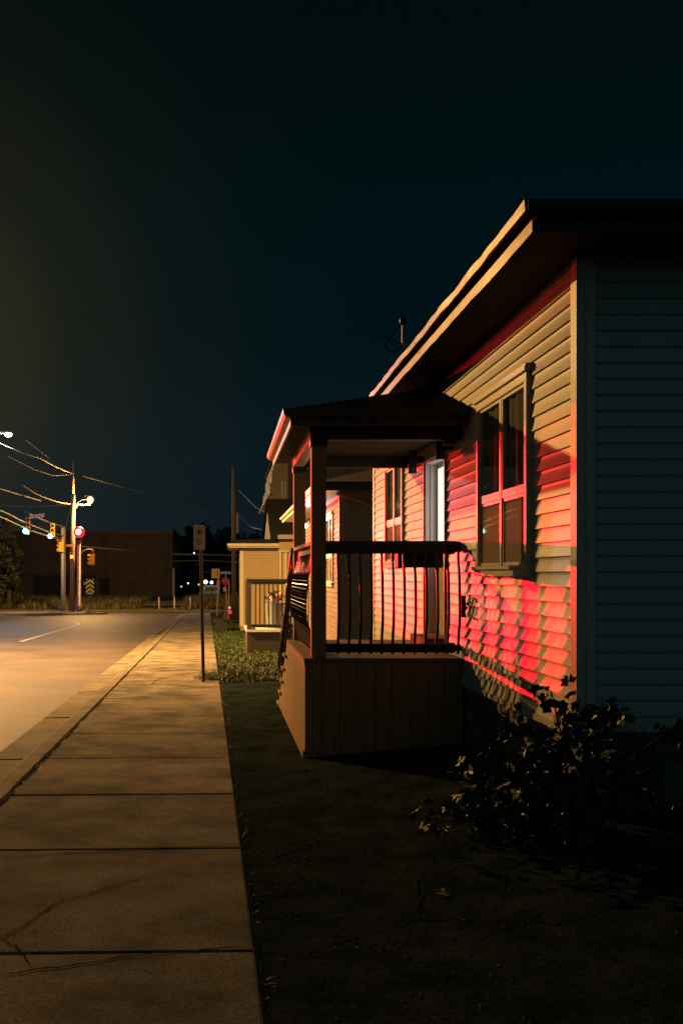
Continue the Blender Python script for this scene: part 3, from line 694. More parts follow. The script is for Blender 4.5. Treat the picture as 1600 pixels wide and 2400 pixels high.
# its small open porch
p2 = thing('neighbour_porch', (.55, 26.7, gl(.55, 26.7)), 'small open wooden porch with dark railing beside the neighbouring house', 'porch')
zd = PX(0, 1476, 26.7).z; gb = g0(27)-.05
MB().box(.56, XW-.02, 26.7, 29.2, gb, zd-.06).build('skirt', 'dark_wood', p2)
MB().box(.53, XW-.02, 26.66, 29.25, zd-.058, zd).build('deck', 'white_trim', p2)
zt = PX(0, 1361, 26.7).z
for x, y in ((.555, 26.70), (.555, 29.05)): MB().box(x, x+.12, y, y+.12, zd+.002, zt-.002).build('post', 'dark_wood', p2)
MB().box(.55, XW-.03, 26.69, 26.83, zt, zt+.05).box(.68, XW-.03, 26.74, 26.78, zt-.10, zt-.001).box(.68, XW-.03, 26.74, 26.78, zd+.06, zd+.14).box(.57, .65, 26.83, 29.04, zt, zt+.05).box(.60, .64, 26.83, 29.04, zd+.06, zd+.13).build('railing', 'dark_trim', p2)
for i in range(13): MB().tube([(.79+.118*i, 26.72, zt-.09), (.79+.118*i, 26.72, zd+.07)], .016, 6).build('baluster', 'black_metal', p2)
for i in range(14): MB().tube([(.60, 26.95+.15*i, zt), (.60, 26.95+.15*i, zd+.07)], .014, 6).build('baluster', 'black_metal', p2)
MB().box(.58, XW-.1, 29.26, 29.55, gb, zd-.2).build('step', 'brown_wood', p2)
# things on that porch
ph = thing('flower_pot', (1.35, 27.4, zd), 'dark tub of pink flowers standing behind the neighbour railing', 'flower pot')
MB().tube([(1.33, 27.5, zd+.002), (1.33, 27.5, zd+.70)], [.20, .26], 16).build('tub', 'barrel', ph)
fl = MB(); lf = MB()
for i in range(60):
    a = random.uniform(0, 6.28); r_ = random.uniform(0, .27); c = (1.33+math.cos(a)*r_, 27.5+math.sin(a)*r_, zd+.74+random.uniform(0, .26))
    (fl if i % 2 else lf).ball(c, random.uniform(.03, .06), 6, 5)
fl.build('blossom', 'petal_pink', ph); lf.build('foliage', 'grass_blade', ph)
pp = thing('potted_fern', (1.80, 27.4, zd), 'pale green trailing plant in a pot at the right end of the neighbour railing', 'plant')
MB().tube([(1.80, 27.5, zd+.002), (1.80, 27.5, zd+.3)], [.10, .14], 12).build('pot', 'plaster', pp)
lf = MB()
for i in range(160):
    a = random.uniform(0, 6.28); u = random.random(); p0 = Vector((1.80+math.cos(a)*.12*u, 27.5+math.sin(a)*.12*u, zd+.3+.6*u)); d = Vector((random.gauss(0, .05), random.gauss(0, .05), random.uniform(-.1, .05)))
    s_ = Vector((random.gauss(0, .02), random.gauss(0, .02), random.gauss(0, .02))); lf.quad(p0-s_, p0+s_, p0+d)
lf.build('foliage', 'grass_blade', pp)

# ------------------------------------------------------------------ yellow house with low wing
h3 = thing('yellow_house', (.63, 42, g0(42)), 'yellow clapboard house with a low wing close to the sidewalk and a tall front gable', 'house')
t3 = PX(0, 1284, 42).z; b3 = g0(42)+.15
b = MB(); siding_side(b, 42.0, .74, 2.25, b3, t3-.12, c=.115, amp=.022); b.build('wing_siding', 'yellow_siding', h3)
MB().box(.62, 2.6, 42.03, 47.5, g0(44)-.1, t3-.002).build('wing_wall', 'yellow_siding', h3)
MB().box(.585, .735, 41.97, 42.1, b3-.0, t3-.12).build('corner_board', 'trim', h3)
MB().box(.74, 2.25, 41.985, 42.02, t3-.118, t3-.004).build('frieze_board', 'dead_grey', h3)
MB().box(.12, 2.28, 41.55, 47.9, t3, t3+.10).build('fascia', 'trim', h3)
MB().box(.05, 2.28, 41.48, 41.545, t3+.06, t3+.17).box(.05, .118, 41.55, 47.9, t3+.06, t3+.17).build('gutter', 'trim', h3)
MB().add([(.06, 41.5, t3+.18), (2.35, 41.5, t3+.18), (2.35, 47.9, t3+.18), (.06, 47.9, t3+.18), (.35, 41.9, t3+.36), (2.35, 41.9, t3+.36), (2.35, 47.5, t3+.36), (.35, 47.5, t3+.36)], [(0, 1, 5, 4), (4, 5, 6, 7), (3, 0, 4, 7), (2, 3, 7, 6), (1, 2, 6, 5)]).build('wing_roof', 'shingle', h3)
b = MB(); siding_side(b, 40.9, 2.22, 9, b3, PX(0, 1265, 41).z, c=.115, amp=.022); b.build('main_siding', 'yellow_siding', h3)
MB().box(2.20, 9, 40.93, 52, g0(44)-.1, PX(0, 1265, 41).z).build('main_wall', 'yellow_siding', h3)
for x in (2.18, 2.40): MB().box(x, x+.09, 40.84, 40.92, b3, PX(0, 1292, 41).z).build('corner_board', 'trim', h3)
MB().box(2.14, 2.58, 40.80, 40.925, PX(0, 1294, 41).z, PX(0, 1290, 41).z).build('cap_moulding', 'trim', h3)
MB().box(2.12, 9, 40.6, 40.92, PX(0, 1264, 41).z, PX(0, 1254, 41).z).build('eave_board', 'dead_grey', h3)
# front gable seen at a slant
zl = PX(0, 1262, 40).z; za = zl+1.95
yA, yB, yM = 37.4, 51.0, 43.6; XG = 1.92
zl = 1.45; za = 3.35
gbm = MB().add([(XG, 41.0, zl), (XG, 51.0, zl), (XG, 45.2, za), (XG+.12, 41.0, zl), (XG+.12, 51.0, zl), (XG+.12, 45.2, za)], [(0, 1, 2), (5, 4, 3), (0, 2, 5, 3), (2, 1, 4, 5), (0, 3, 4, 1)])
gbm.build('gable', 'yellow_siding', h3)
MB().add([(XG-.12, 40.6, zl-.05), (7, 40.6, zl-.05), (7, 45.2, za+.06), (XG-.12, 45.2, za+.06), (XG-.12, 51.3, zl-.05), (7, 51.3, zl-.05)], [(0, 1, 2, 3), (3, 2, 5, 4)]).build('roof', 'shingle', h3)
# tall house beyond
h4 = thing('tall_house', (2.6, 55, g0(55)), 'tall two-storey house with stepped street front rising behind the yellow house', 'house')
tp = PX(0, 1078, 55).z
b = MB(); siding_side(b, 55, 2.7, 3.42, -2, tp, c=.13, amp=.02); b.build('side_siding', 'tan_siding', h4)
MB().box(2.68, 9, 55.02, 66, -3, tp).build('wall', 'tan_siding', h4)
for x in (3.05, 3.22): MB().box(x, x+.07, 54.94, 54.99, 2.0, tp-1.2).build('trim_board', 'trim', h4)
for k, (xo, za_, zb2) in enumerate(((2.62, tp-.5, tp-.1), (2.52, tp-1.25, tp-.55), (2.40, tp-1.9, tp-1.3), (2.28, tp-2.25, tp-1.95))):
    MB().box(xo, 2.679, 55.0, 63+k, za_, zb2).build('bay_front', 'tan_siding', h4)
MB().box(2.14, 3.45, 54.93, 66, tp-2.32, tp-2.27).build('cornice', 'trim', h4)
MB().box(2.55, 9.2, 54.8, 66.2, tp+.002, tp+.12).build('roof', 'shingle', h4)
MB().box(3.43, 9, 54.9, 55.0, -3, tp).build('shade_wall', 'dark_trim', h4)  # dark slab over the side wall, standing in for its shade

# ------------------------------------------------------------------ near sign post
def disc(b, c, r, y, n=24, mi=0, r0=None, sx=1.0):
    if r0 is None:
        b.add([(c[0]+r*sx*math.cos(2*math.pi*k/n), y, c[1]+r*math.sin(2*math.pi*k/n)) for k in range(n)], [tuple(range(n))], mi)
    else:
        vs = [(c[0]+q*sx*math.cos(2*math.pi*k/n), y, c[1]+q*math.sin(2*math.pi*k/n)) for q in (r0, r) for k in range(n)]
        b.add(vs, [(k, (k+1) % n, n+(k+1) % n, n+k) for k in range(n)], mi)
ps = thing('parking_sign', (-.402, 17.7, g0(17.7)), 'tall slim no-parking sign on a dark steel post at the sidewalk edge by the grass', 'sign')
top = PX(466, 1232, 17.7); ft = PX(477, 1599, 17.7)
MB().tube([(ft.x, 17.7, ft.z-.05), (top.x+.03, 17.7, top.z-.02)], .030, 8).build('post', 'dark_steel', ps)
MB().box(top.x+.035, top.x+.05, 17.67, 17.69, top.z-2.0, top.z-.02).build('channel_edge', 'steel', ps)
sx, sz = top.x+.012, PX(0, 1259.5, 17.6).z; sw_, sh = .104, .222; ysn = 17.645
pl = MB(); c_ = .02
oc = [(sx-sw_+c_, sz-sh), (sx+sw_-c_, sz-sh), (sx+sw_, sz-sh+c_), (sx+sw_, sz+sh-c_), (sx+sw_-c_, sz+sh), (sx-sw_+c_, sz+sh), (sx-sw_, sz+sh-c_), (sx-sw_, sz-sh+c_)]
pl.prism(oc, 'y', ysn, ysn+.004); plo = pl.build('sign_plate', 'sign_white', ps)
sy = MB()
disc(sy, (sx-.004, sz+.098), .052, ysn-.003, r0=.044); disc(sy, (sx-.004, sz+.098), .030, ysn-.003)
sy.build('upper_symbol', 'sign_black', plo); sy = MB()
disc(sy, (sx-.004, sz-.078), .054, ysn-.003, r0=.043)
sy.quad((sx-.034, ysn-.003, sz-.098), (sx+.026, ysn-.003, sz-.098), (sx+.020, ysn-.003, sz-.078), (sx-.028, ysn-.003, sz-.078))
sy.quad((sx-.02, ysn-.003, sz-.058), (sx+.014, ysn-.003, sz-.058), (sx+.010, ysn-.003, sz-.048), (sx-.016, ysn-.003, sz-.048))
sy.build('lower_symbol', 'sign_black', plo)
bl = MB(); 
for zz in (.205, -.205): disc(bl, (sx, sz+zz), .007, ysn-.004, 8)
disc(bl, (sx-.07, sz-.19), .010, ysn-.004, 8)
bl.build('bolt', 'sign_black', plo)

# ------------------------------------------------------------------ far street furniture
def pole(parent, x, Y, z0, z1, r0, r1, m, name='pole'): return MB().tube([(x, Y, z0), (x, Y, z1)], [r0, r1], 10).build(name, m, parent, smooth=True)
def text(body, size, loc, m, parent, name='lettering'):
    cu = bpy.data.curves.new(name, 'FONT'); cu.body = body; cu.size = size; cu.align_x = 'CENTER'; cu.align_y = 'CENTER'; cu.extrude = .002
    o = bpy.data.objects.new(name, cu); col.objects.link(o)
    dg = bpy.context.evaluated_depsgraph_get(); me = bpy.data.meshes.new_from_object(o.evaluated_get(dg)); bpy.data.objects.remove(o)
    me.materials.clear(); me.materials.append(M[m])
    n = bpy.data.objects.new(name, me); col.objects.link(n); n.parent = parent; n.rotation_euler = (R(90), 0, 0); n.location = Vector(loc)-wloc(parent); return n
# stop sign
Yt = 73.0; c = PX(528, 1362, Yt)
ss = thing('stop_sign', (c.x+.15, Yt, g0(Yt)), 'red octagonal stop sign with a small plate below, left of the thick utility pole', 'sign')
MB().prism([(c.x+.31*math.cos(R(22.5+45*k)), c.z+.31*math.sin(R(22.5+45*k))) for k in range(8)], 'y', Yt-.04, Yt-.035).build('sign_plate', 'sign_red', ss)
text('STOP', .21, (c.x, Yt-.045, c.z), 'sign_pink', ss)
MB().tube([(c.x+.22, Yt, g0(Yt)), (c.x+.30, Yt, c.z+.1)], .035, 6).tube([(c.x+.12, Yt+.03, g0(Yt)), (c.x+.02, Yt+.03, c.z+.75)], .03, 6).build('post', 'sign_amber', ss)
q = PX(527, 1381, Yt); MB().box(q.x-.12, q.x+.12, Yt-.04, Yt-.036, q.z-.17, q.z+.17).build('tab_plate', 'sign_white', ss)
q = PX(530, 1342.5, Yt); MB().box(q.x-.42, q.x+.40, Yt-.02, Yt-.01, q.z-.10, q.z+.10).build('street_name_blade', 'dead_grey', ss)
# bus stop sign
Yb = 62.0; c = PX(505, 1344, Yb)
bs = thing('bus_stop_sign', (PX(509, 0, Yb).x, Yb, g0(Yb)), 'square amber bus stop sign on a leaning post beyond the bench', 'sign')
MB().box(c.x-.24, c.x+.27, Yb-.05, Yb-.045, c.z-.30, c.z+.30).build('sign_plate', 'sign_amber', bs)
MB().box(c.x+.10, c.x+.16, Yb-.056, Yb-.052, c.z-.15, c.z+.16).build('symbol', 'green_plastic', bs)
MB().tube([(PX(508, 0, Yb).x, Yb, g0(Yb)), (PX(513.5, 0, Yb).x, Yb, c.z+.25)], .035, 6).build('post', 'sign_amber', bs)
q = PX(511.5, 1369.5, Yb); MB().box(q.x-.10, q.x+.10, Yb-.056, Yb-.05, q.z-.23, q.z+.23).build('lower_plate', 'sign_pink', bs)
# bench
Yc = 42.2; gz = g0(Yc)
be = thing('street_bench', (-.3, Yc, gz), 'black street bench seen from its end at the sidewalk edge before the yellow house', 'bench')
sA = PX(499, 1460, Yc); sB = PX(533, 1428, Yc)
MB().box(sA.x, .0, Yc-.7, Yc+.7, gz+.38, gz+.46).build('seat', 'dark_box', be)
MB().add([(-.13, Yc-.7, gz+.40), (.04, Yc-.7, gz+.40), (.06, Yc-.7, gz+.93), (-.0, Yc-.7, gz+.95), (-.13, Yc+.7, gz+.40), (.04, Yc+.7, gz+.40), (.06, Yc+.7, gz+.93), (-.0, Yc+.7, gz+.95)], [(0,1,2,3),(7,6,5,4),(0,3,7,4),(1,5,6,2),(3,2,6,7),(0,4,5,1)]).build('backrest', 'dark_box', be)
for y in (Yc-.7, Yc+.55): MB().box(-.45, .05, y+.001, y+.15, gz, gz+.378).build('leg', 'dark_box', be)
# dark car nosing out behind the yellow wing
Yk = 51.0; gk = g0(Yk)
car = thing('parked_car', (1.9, Yk, gk), 'dark car with a red tail lamp showing past the corner of the yellow house', 'car')
cx0 = .12
body = MB(); prof = [(0, .25), (.02, .62), (.12, .80), (.75, .88), (1.15, 1.30), (1.5, 1.42), (2.5, 1.42), (3.1, 1.02), (4.1, .88), (4.35, .62), (4.35, .25), (3.9, .22), (3.85, .45), (3.6, .60), (3.35, .45), (3.3, .22), (1.15, .22), (1.10, .45), (.85, .60), (.60, .45), (.55, .22)]
body.prism([(cx0+u, gk+v) for u, v in prof], 'y', Yk-.85, Yk+.85); body.build('body', 'car_paint', car, bevel=.03)
MB().box(cx0+1.2, cx0+2.9, Yk-.862, Yk-.852, gk+.92, gk+1.30).build('side_window', 'black_metal', car)
for u in (.85, 3.6):
    for y in (Yk-.88, Yk+.66):
        t = MB().tube([(cx0+u, y, gk+.32), (cx0+u, y+.2, gk+.32)], .31, 18).build('wheel', 'tyre', car); MB().tube([(cx0+u, y-.01, gk+.32), (cx0+u, y+.0, gk+.32)], .18, 12).build('rim', 'steel', t)
for y in (Yk-.87, Yk+.62): MB().box(cx0-.02, cx0+.16, y, y+.25, gk+.52, gk+.70).build('tail_lamp', 'tail_red', car)
MB().ball((cx0+.05, Yk-.86, gk+.84), .06).build('reversing_lamp', 'far_warm', car)
MB().box(cx0-.05, cx0+.1, Yk-.84, Yk+.84, gk+.25, gk+.45).build('bumper', 'sign_red', car)
# utility pole right
Yu = 62.0
up = thing('utility_pole', (PX(548, 0, Yu).x, Yu, g0(Yu)), 'thick grey utility pole just left of the yellow house wing', 'pole')
MB().tube([(PX(549, 0, Yu).x, Yu, g0(Yu)-.1), (PX(547.5, 0, Yu).x, Yu, PX(0, 1180, Yu).z), (PX(546.5, 0, Yu).x, Yu, PX(0, 1094, Yu).z)], [.165, .125, .08], 12).build('shaft', 'pole_wood', up, smooth=True)
MB().tube([PX(556.5, 1250, Yu), PX(557, 1203, Yu)], .07, 8).build('transformer', 'dead_grey', up)
MB().tube([PX(547, 1206, Yu), PX(558, 1204, Yu)], .03, 6).build('bracket', 'dark_steel', up)
for y_ in (1317, 1390): q = PX(554, y_, Yu-.2); MB().box(q.x-.05, q.x+.04, q.y-.05, q.y, q.z-.04, q.z+.04).build('clamp', 'dead_grey', up)
# wood pole with sodium lamp
Yp = 80.0
lp_ = thing('street_lamp', (PX(171, 0, Yp).x, Yp, g0(Yp)), 'tall wooden pole carrying a lit orange street lamp above the red signal', 'street lamp', None)
xx = PX(172, 0, Yp).x
MB().tube([(xx-.1, Yp, g0(Yp)-.1), (xx, Yp, PX(0, 1160, Yp).z)], [.22, .18], 12).build('shaft', 'pole_wood', lp_, smooth=True)
MB().tube([(xx, Yp, PX(0, 1160, Yp).z), (xx, Yp, PX(0, 1080, Yp).z)], [.11, .09], 8).build('pole_top', 'pole_wood', lp_, smooth=True)
arm = [PX(180, 1190, Yp), PX(183, 1178, Yp), PX(190, 1172, Yp), PX(200, 1169.5, Yp), PX(211, 1168, Yp)]
MB().tube(arm, .03, 6).build('arm', 'dark_steel', lp_)
MB().box(LAMP2[0]-.45, LAMP2[0]+.25, Yp-.14, Yp+.14, LAMP2[2]+.36, LAMP2[2]+.44).build('lamp_head', 'dark_steel', lp_)
MB().ball((LAMP2[0], Yp, LAMP2[2]+.10), .30, 14, 10).build('lamp_lens', 'amber_glow', lp_, smooth=True); MB().ball((LAMP2[0], Yp-.22, LAMP2[2]+.10), .20, 14, 10).build('lamp_bulb', 'sodium_lens', lp_, smooth=True)  # outer ball is an added glow imitating the halo; inner one its hot core
MB().box(xx-1.3, xx+1.3, Yp+.15, Yp+.27, PX(0, 1184, Yp).z, PX(0, 1181, Yp).z).build('crossarm', 'pole_wood', lp_)
# white led lamp upper left
lw = thing('street_lamp', (-17.3, 65, g0(65)), 'bright white street lamp at the upper left edge of the picture', 'street lamp')
MB().tube([(-17.3, 65, g0(65)), (-17.3, 65, 8.8)], [.14, .09], 10).build('shaft', 'steel', lw)
MB().tube([(-17.3, 65, 8.7), (-16, 65, 9.2), (-14.6, 65, 9.24)], .04, 6).build('arm', 'steel', lw)
MB().box(-14.9, -14.0, 64.85, 65.15, 9.17, 9.25).build('lamp_head', 'steel', lw)
MB().ball((-14.2, 65, 9.10), .24, 14, 8, sz=.62).build('lamp_lens', 'white_lens', lw, smooth=True)
# the lamp across the street just outside the frame
l1 = thing('street_lamp', (-11.3, 25.6, g0(25)), 'sodium street lamp on a wooden pole across the street, outside the left edge', 'street lamp')
MB().tube([(-11.3, 25.6, g0(25)-.15), (-11.3, 25.6, 7.4)], [.16, .11], 10).build('shaft', 'pole_wood', l1)
MB().tube([(-11.2, 25.6, 6.0), (-10.5, 25.5, 6.45), (-9.6, 25.4, 6.48)], .035, 6).build('arm', 'steel', l1)
MB().box(-9.8, -9.1, 25.26, 25.54, 6.42, 6.54).build('lamp_head', 'steel', l1)
MB().ball((-9.3, 25.4, 6.38), .13, sz=.5).build('lamp_lens', 'sodium_lens', l1)

# traffic signals
def signal_head(parent, c, w, h, lit=None, facing=-1, side=False, m='signal_yellow', name='signal_head'):
    """three-lamp housing with visors; side=True turns the visors to the left"""
    x, y, z = c
    hd = MB().box(x-w/2, x+w/2, y-.12, y+.12, z-h/2, z+h/2).build(name, m, parent, bevel=.02)
    for k, nm in enumerate(('red', 'amber', 'green')):
        zc = z+h/2-h*(k+.5)/3
        if side: MB().tube([(x-w/2-.001, y, zc), (x-w/2-.16, y, zc-.03)], [h/6.6, h/7.6], 10).build('visor', m, hd)
        else: MB().tube([(x, y-.121, zc), (x, y-.24, zc)], [h/7.2]*2, 12, cap=False).build('visor', m, hd)
        if lit and lit[0] == k: ln = MB().ball((x if not side else x-w/2-.12, y-.2, zc), lit[2], 16, 10).build('lens', lit[1], hd, smooth=True)  # red ball is oversized to imitate the halo of the lit signal
        if lit and lit[0] == k and lit[1] == 'red_halo': MB().ball((x, y-.56, zc), lit[2]*.50, 14, 10).build('lens', 'hot_core', hd, smooth=True)  # white-hot ball added in front as the core of the halo
        elif not side: MB().tube([(x, y-.122, zc), (x, y-.13, zc)], h/8, 12).build('lens', 'signal_black', hd)
    return hd
Yg = 78.0
sp = thing('traffic_signal', (PX(186, 0, Yg).x, Yg, g0(Yg)), 'steel signal post with blazing red light and side arm holding a yellow head', 'traffic signal')
xs_ = PX(186, 0, Yg).x
MB().tube([(xs_, Yg, g0(Yg)-.05), (xs_, Yg, g0(Yg)+.5), (xs_, Yg, g0(Yg)+.52), (xs_, Yg, 3.0)], [.26, .22, .16, .14], 12).build('shaft', 'steel', sp, smooth=True)
signal_head(sp, (PX(187, 0, Yg).x, Yg-.02, PX(0, 1258, Yg).z), .34, 1.05, lit=(0, 'red_halo', .44), m='signal_black')
MB().tube([PX(190, 1300, Yg), PX(195, 1292, Yg), PX(203, 1288, Yg), PX(214, 1287, Yg), PX(219, 1290, Yg), PX(219, 1296, Yg)], .045, 6).build('side_arm', 'steel', sp)
signal_head(sp, tuple(PX(217.5, 1311, Yg)), .38, .88, side=True)
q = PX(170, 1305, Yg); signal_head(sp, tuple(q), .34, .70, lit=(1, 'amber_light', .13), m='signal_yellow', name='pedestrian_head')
MB().box(PX(157, 0, Yg).x, PX(176, 0, Yg).x, Yg-.2, Yg-.12, PX(0, 1281, Yg).z, PX(0, 1276, Yg).z).build('name_plate', 'sign_amber', sp)
Ym = 88.0
mp_ = thing('traffic_signal', (PX(147, 0, Ym).x, Ym, g0(Ym)), 'blue-grey mast pole with long double arm over two green lights', 'traffic signal')
xm_ = PX(147, 0, Ym).x
MB().tube([(xm_, Ym, g0(Ym)), (xm_, Ym, PX(0, 1235, Ym).z)], [.17, .13], 12).build('shaft', 'blue_pole', mp_, smooth=True)
MB().tube([(xm_+.24, Ym-.05, g0(Ym)), (xm_+.22, Ym-.05, PX(0, 1235, Ym).z)], .05, 8).build('conduit', 'pole_wood', mp_)
def arm_pts(px, Ys): return [PX(x, y, Y) for (x, y), Y in zip(px, Ys)]
a1_ = arm_pts([(150, 1268), (118, 1258), (70, 1243), (25, 1222), (-10, 1207)], [88, 85, 80.5, 76, 73])
a2_ = arm_pts([(115, 1247), (62, 1226), (10, 1200), (-12, 1192)], [85, 80, 75, 73])
a3_ = arm_pts([(150, 1235), (128, 1228), (105, 1220), (60, 1200)], [88, 86, 84, 80])
for a in (a1_, a2_, a3_): MB().tube(a, .065, 8).build('mast_arm', 'steel', mp_)
MB().tube([a2_[0], arm_pts([(150, 1256)], [88])[0]], .05, 6).build('mast_arm', 'steel', mp_)
for px, y0, y1, Y, lz in ((67, 1214, 1246, 80.3, (60.5, 1245)), (124, 1227, 1259, 85.3, (118.5, 1256.5))):
    c = PX(px, (y0+y1)/2, Y-.3); hd = signal_head(mp_, tuple(c), .36, 1.15)
    q = PX(lz[0], lz[1], Y-.6); MB().ball(q, .21, 14, 10).build('green_lens', 'green_light', hd, smooth=True)
    if px == 67: MB().ball(PX(66, 1249, Y-.6), .10).build('green_glint', 'green_light', hd, smooth=True)
signal_head(mp_, tuple(PX(144.5, 1279, Ym-.3)), .42, 1.1, side=True)
MB().ball(PX(137, 1277, Ym-.5), .07).build('side_lens', 'dim_red', mp_)
q0, q1 = PX(70, 1216, 80), PX(105, 1203, 80)
MB().add([(q0.x, 80, PX(0, 1216, 80).z), (q1.x, 80, PX(0, 1212, 80).z), (q1.x, 80, PX(0, 1203, 80).z), (q0.x, 80, PX(0, 1207, 80).z), (q0.x, 80.03, PX(0, 1216, 80).z), (q1.x, 80.03, PX(0, 1212, 80).z), (q1.x, 80.03, PX(0, 1203, 80).z), (q0.x, 80.03, PX(0, 1207, 80).z)], [(0,1,2,3),(7,6,5,4),(0,4,5,1),(1,5,6,2),(2,6,7,3),(3,7,4,0)]).build('name_sign', 'dead_grey', mp_)
# chevron hazard sign
Yv = 76.0; c = PX(211.5, 1374.5, Yv)
cv = thing('chevron_sign', (PX(210.5, 0, Yv).x, Yv, g0(Yv)), 'yellow and black chevron hazard marker on a thin post at the junction', 'sign')
hw, hh = .31, .58
pl = MB().box(c.x-hw, c.x+hw, Yv-.03, Yv-.02, c.z-hh, c.z+hh).build('sign_plate', 'sign_black', cv)
chv = MB(); t_ = .17; dd = .24
def clampz(z): return max(c.z-hh, min(c.z+hh, z))
for k in range(4):
    zc = c.z+hh-.02-k*.33
    L = [(c.x-hw, zc-dd-t_), (c.x, zc-t_), (c.x+hw, zc-dd-t_), (c.x+hw, zc-dd), (c.x, zc), (c.x-hw, zc-dd)]
    chv.add([(x, Yv-.035, clampz(z)) for x, z in L], [(0, 1, 4, 5), (1, 2, 3, 4)])
for sg in (-1, 1): chv.add([(c.x+sg*hw, Yv-.035, c.z+hh), (c.x+sg*(hw-.14), Yv-.035, c.z+hh), (c.x+sg*hw, Yv-.035, c.z+hh-.12)], [(0, 1, 2)])
chv.build('chevrons', 'chevron_yellow', pl)
MB().tube([(c.x-.02, Yv, g0(Yv)), (c.x-.02, Yv, c.z+.3)], .04, 6).build('post', 'steel', cv)
MB().box(c.x-.48, c.x-.33, Yv-.02, Yv+.1, c.z+.1, c.z+.35).build('reflector', 'dead_grey', cv)
# posts in the grass
pr_ = None
for i, (px, lab) in enumerate(((373, 'pale wooden marker post nearest the brick building'), (409, 'pale wooden marker post in the middle of the row of three'), (446, 'pale wooden marker post beside the low shrub mound'))):
    loc = (PX(px, 0, 92).x, 92, g0(92)-.05)
    if pr_ is None:
        pr_ = thing('marker_post', loc, lab, 'post', 'marker posts beyond the junction'); MB().box(loc[0]-.06, loc[0]+.06, 91.94, 92.06, loc[2], loc[2]+1.2).build('stake', 'sign_white', pr_, bevel=.01)
    else: copy_thing(pr_, loc, lab)

# ------------------------------------------------------------------ big dark building across the junction
wb = thing('brick_building', (-16, 120, g0(95)), 'long dark flat-roofed brick building across the junction', 'building')
zt_ = PX(0, 1249, 120).z; zg = g0(95); xR = PX(405, 0, 120).x
MB().box(-30, xR, 120, 140, zg-.3, zt_).build('wall', 'brick', wb)
MB().box(-30, xR+.1, 119.9, 140, zt_+.002, zt_+.25).build('parapet', 'dark_trim', wb)
MB().box(xR-.02, xR+.25, 119.85, 119.99, zg, zg+4).build('corner_pipe', 'dead_grey', wb)
MB().box(-30, PX(220, 0, 120).x, 119.6, 119.99, PX(0, 1346, 120).z, PX(0, 1336, 120).z).build('canopy', 'brick', wb)
for a, e, t in ((80, 170, 1350), (190, 225, 1350), (234, 257, 1353)):
    MB().box(PX(a, 0, 120).x, PX(e, 0, 120).x, 119.95, 119.985, zg, PX(0, t, 120).z).build('dark_bay', 'dark_opening', wb)  # flat dark boxes stand in for unlit loading openings
MB().box(PX(405, 0, 130).x, 60, 170, 190, zg, zg+3.5).build('annex', 'dark_opening', wb)

# ------------------------------------------------------------------ trees and plants
def tree(name, label, base, trunk_h, crown_c, rad, nleaf, lsz, lm, group=None, cone=False):
    t = thing(name, base, label, 'tree', group); bx, by, bz_ = base
    tr = MB().tube([(bx, by, bz_-.1), (bx+.1, by, bz_+trunk_h*.5), (bx, by, bz_+trunk_h)], [.28, .20, .12], 8)
    for k in range(7):
        a = random.uniform(0, 6.28); tr.tube([(bx, by, bz_+trunk_h*(.5+.07*k)), (bx+math.cos(a)*rad[0]*.6, by+math.sin(a)*rad[1]*.6, bz_+trunk_h*(.5+.07*k)+rad[2]*.5)], [.09, .03], 6)
    tr.build('trunk', 'bark', t)
    cl = []
    for k in range(46):
        u = Vector((random.gauss(0, 1), random.gauss(0, 1), random.gauss(0, 1))).normalized()*random.uniform(.35, 1.0)
        s_ = 1.0
        if cone: s_ = max(.12, 1-(u.z+1)/2*.95)
        cl.append((Vector(crown_c)+Vector((u.x*rad[0]*s_, u.y*rad[1]*s_, u.z*rad[2])), random.uniform(.16, .34)*max(rad[0], rad[1])*(.5+.5*s_)))
    m = MB()
    for i in range(nleaf):
        c_, r_ = random.choice(cl); d = Vector((random.gauss(0, 1), random.gauss(0, 1), random.gauss(0, 1)*.8)); d = d.normalized()*r_*random.uniform(.5, 1.05)
        p = c_+d; a = Vector((random.gauss(0, 1), random.gauss(0, 1), random.gauss(0, 1))).normalized(); bb = a.orthogonal().normalized(); s_ = lsz*random.uniform(.6, 1.4)
        m.quad(p-a*s_, p+bb*s_*.55, p+a*s_, p-bb*s_*.55)
    m.build('crown', lm, t); return t
zg = g0(95)
tree('broadleaf_tree', 'dim leafy tree at the left edge beyond the junction', (PX(20, 0, 92).x, 92, zg), 3.5, (PX(18, 0, 92).x, 92, PX(0, 1315, 92).z), (2.6, 2.0, 4.3), 16000, .17, 'tree_leaf', cone=True)
tree('broadleaf_tree', 'second dim tree half outside the left edge', (PX(-45, 0, 90).x, 90, zg), 3.5, (PX(-40, 0, 90).x, 90, PX(0, 1325, 90).z), (2.8, 2.0, 3.6), 9000, .18, 'tree_leaf')
for i, (px, py, Y, rx, rz_) in enumerate(((425, 1300, 150, 3.2, 3.6), (470, 1285, 155, 3.5, 3.8), (520, 1292, 150, 3.3, 4.0), (575, 1300, 158, 4.0, 4.0), (635, 1300, 150, 4, 4))):
    lab = ['black tree silhouette right beside the brick building', 'black tree silhouette behind the parking sign', 'black tree silhouette behind the bus stop sign', 'black tree silhouette behind the utility pole', 'black tree silhouette hidden behind the yellow house'][i]
    c = PX(px, py, Y); tree('far_tree', lab, (c.x, Y, zg), 5, (c.x, Y, c.z), (rx, 2.5, rz_), 2600, .30, 'far_leaf', 'black trees beyond the junction')
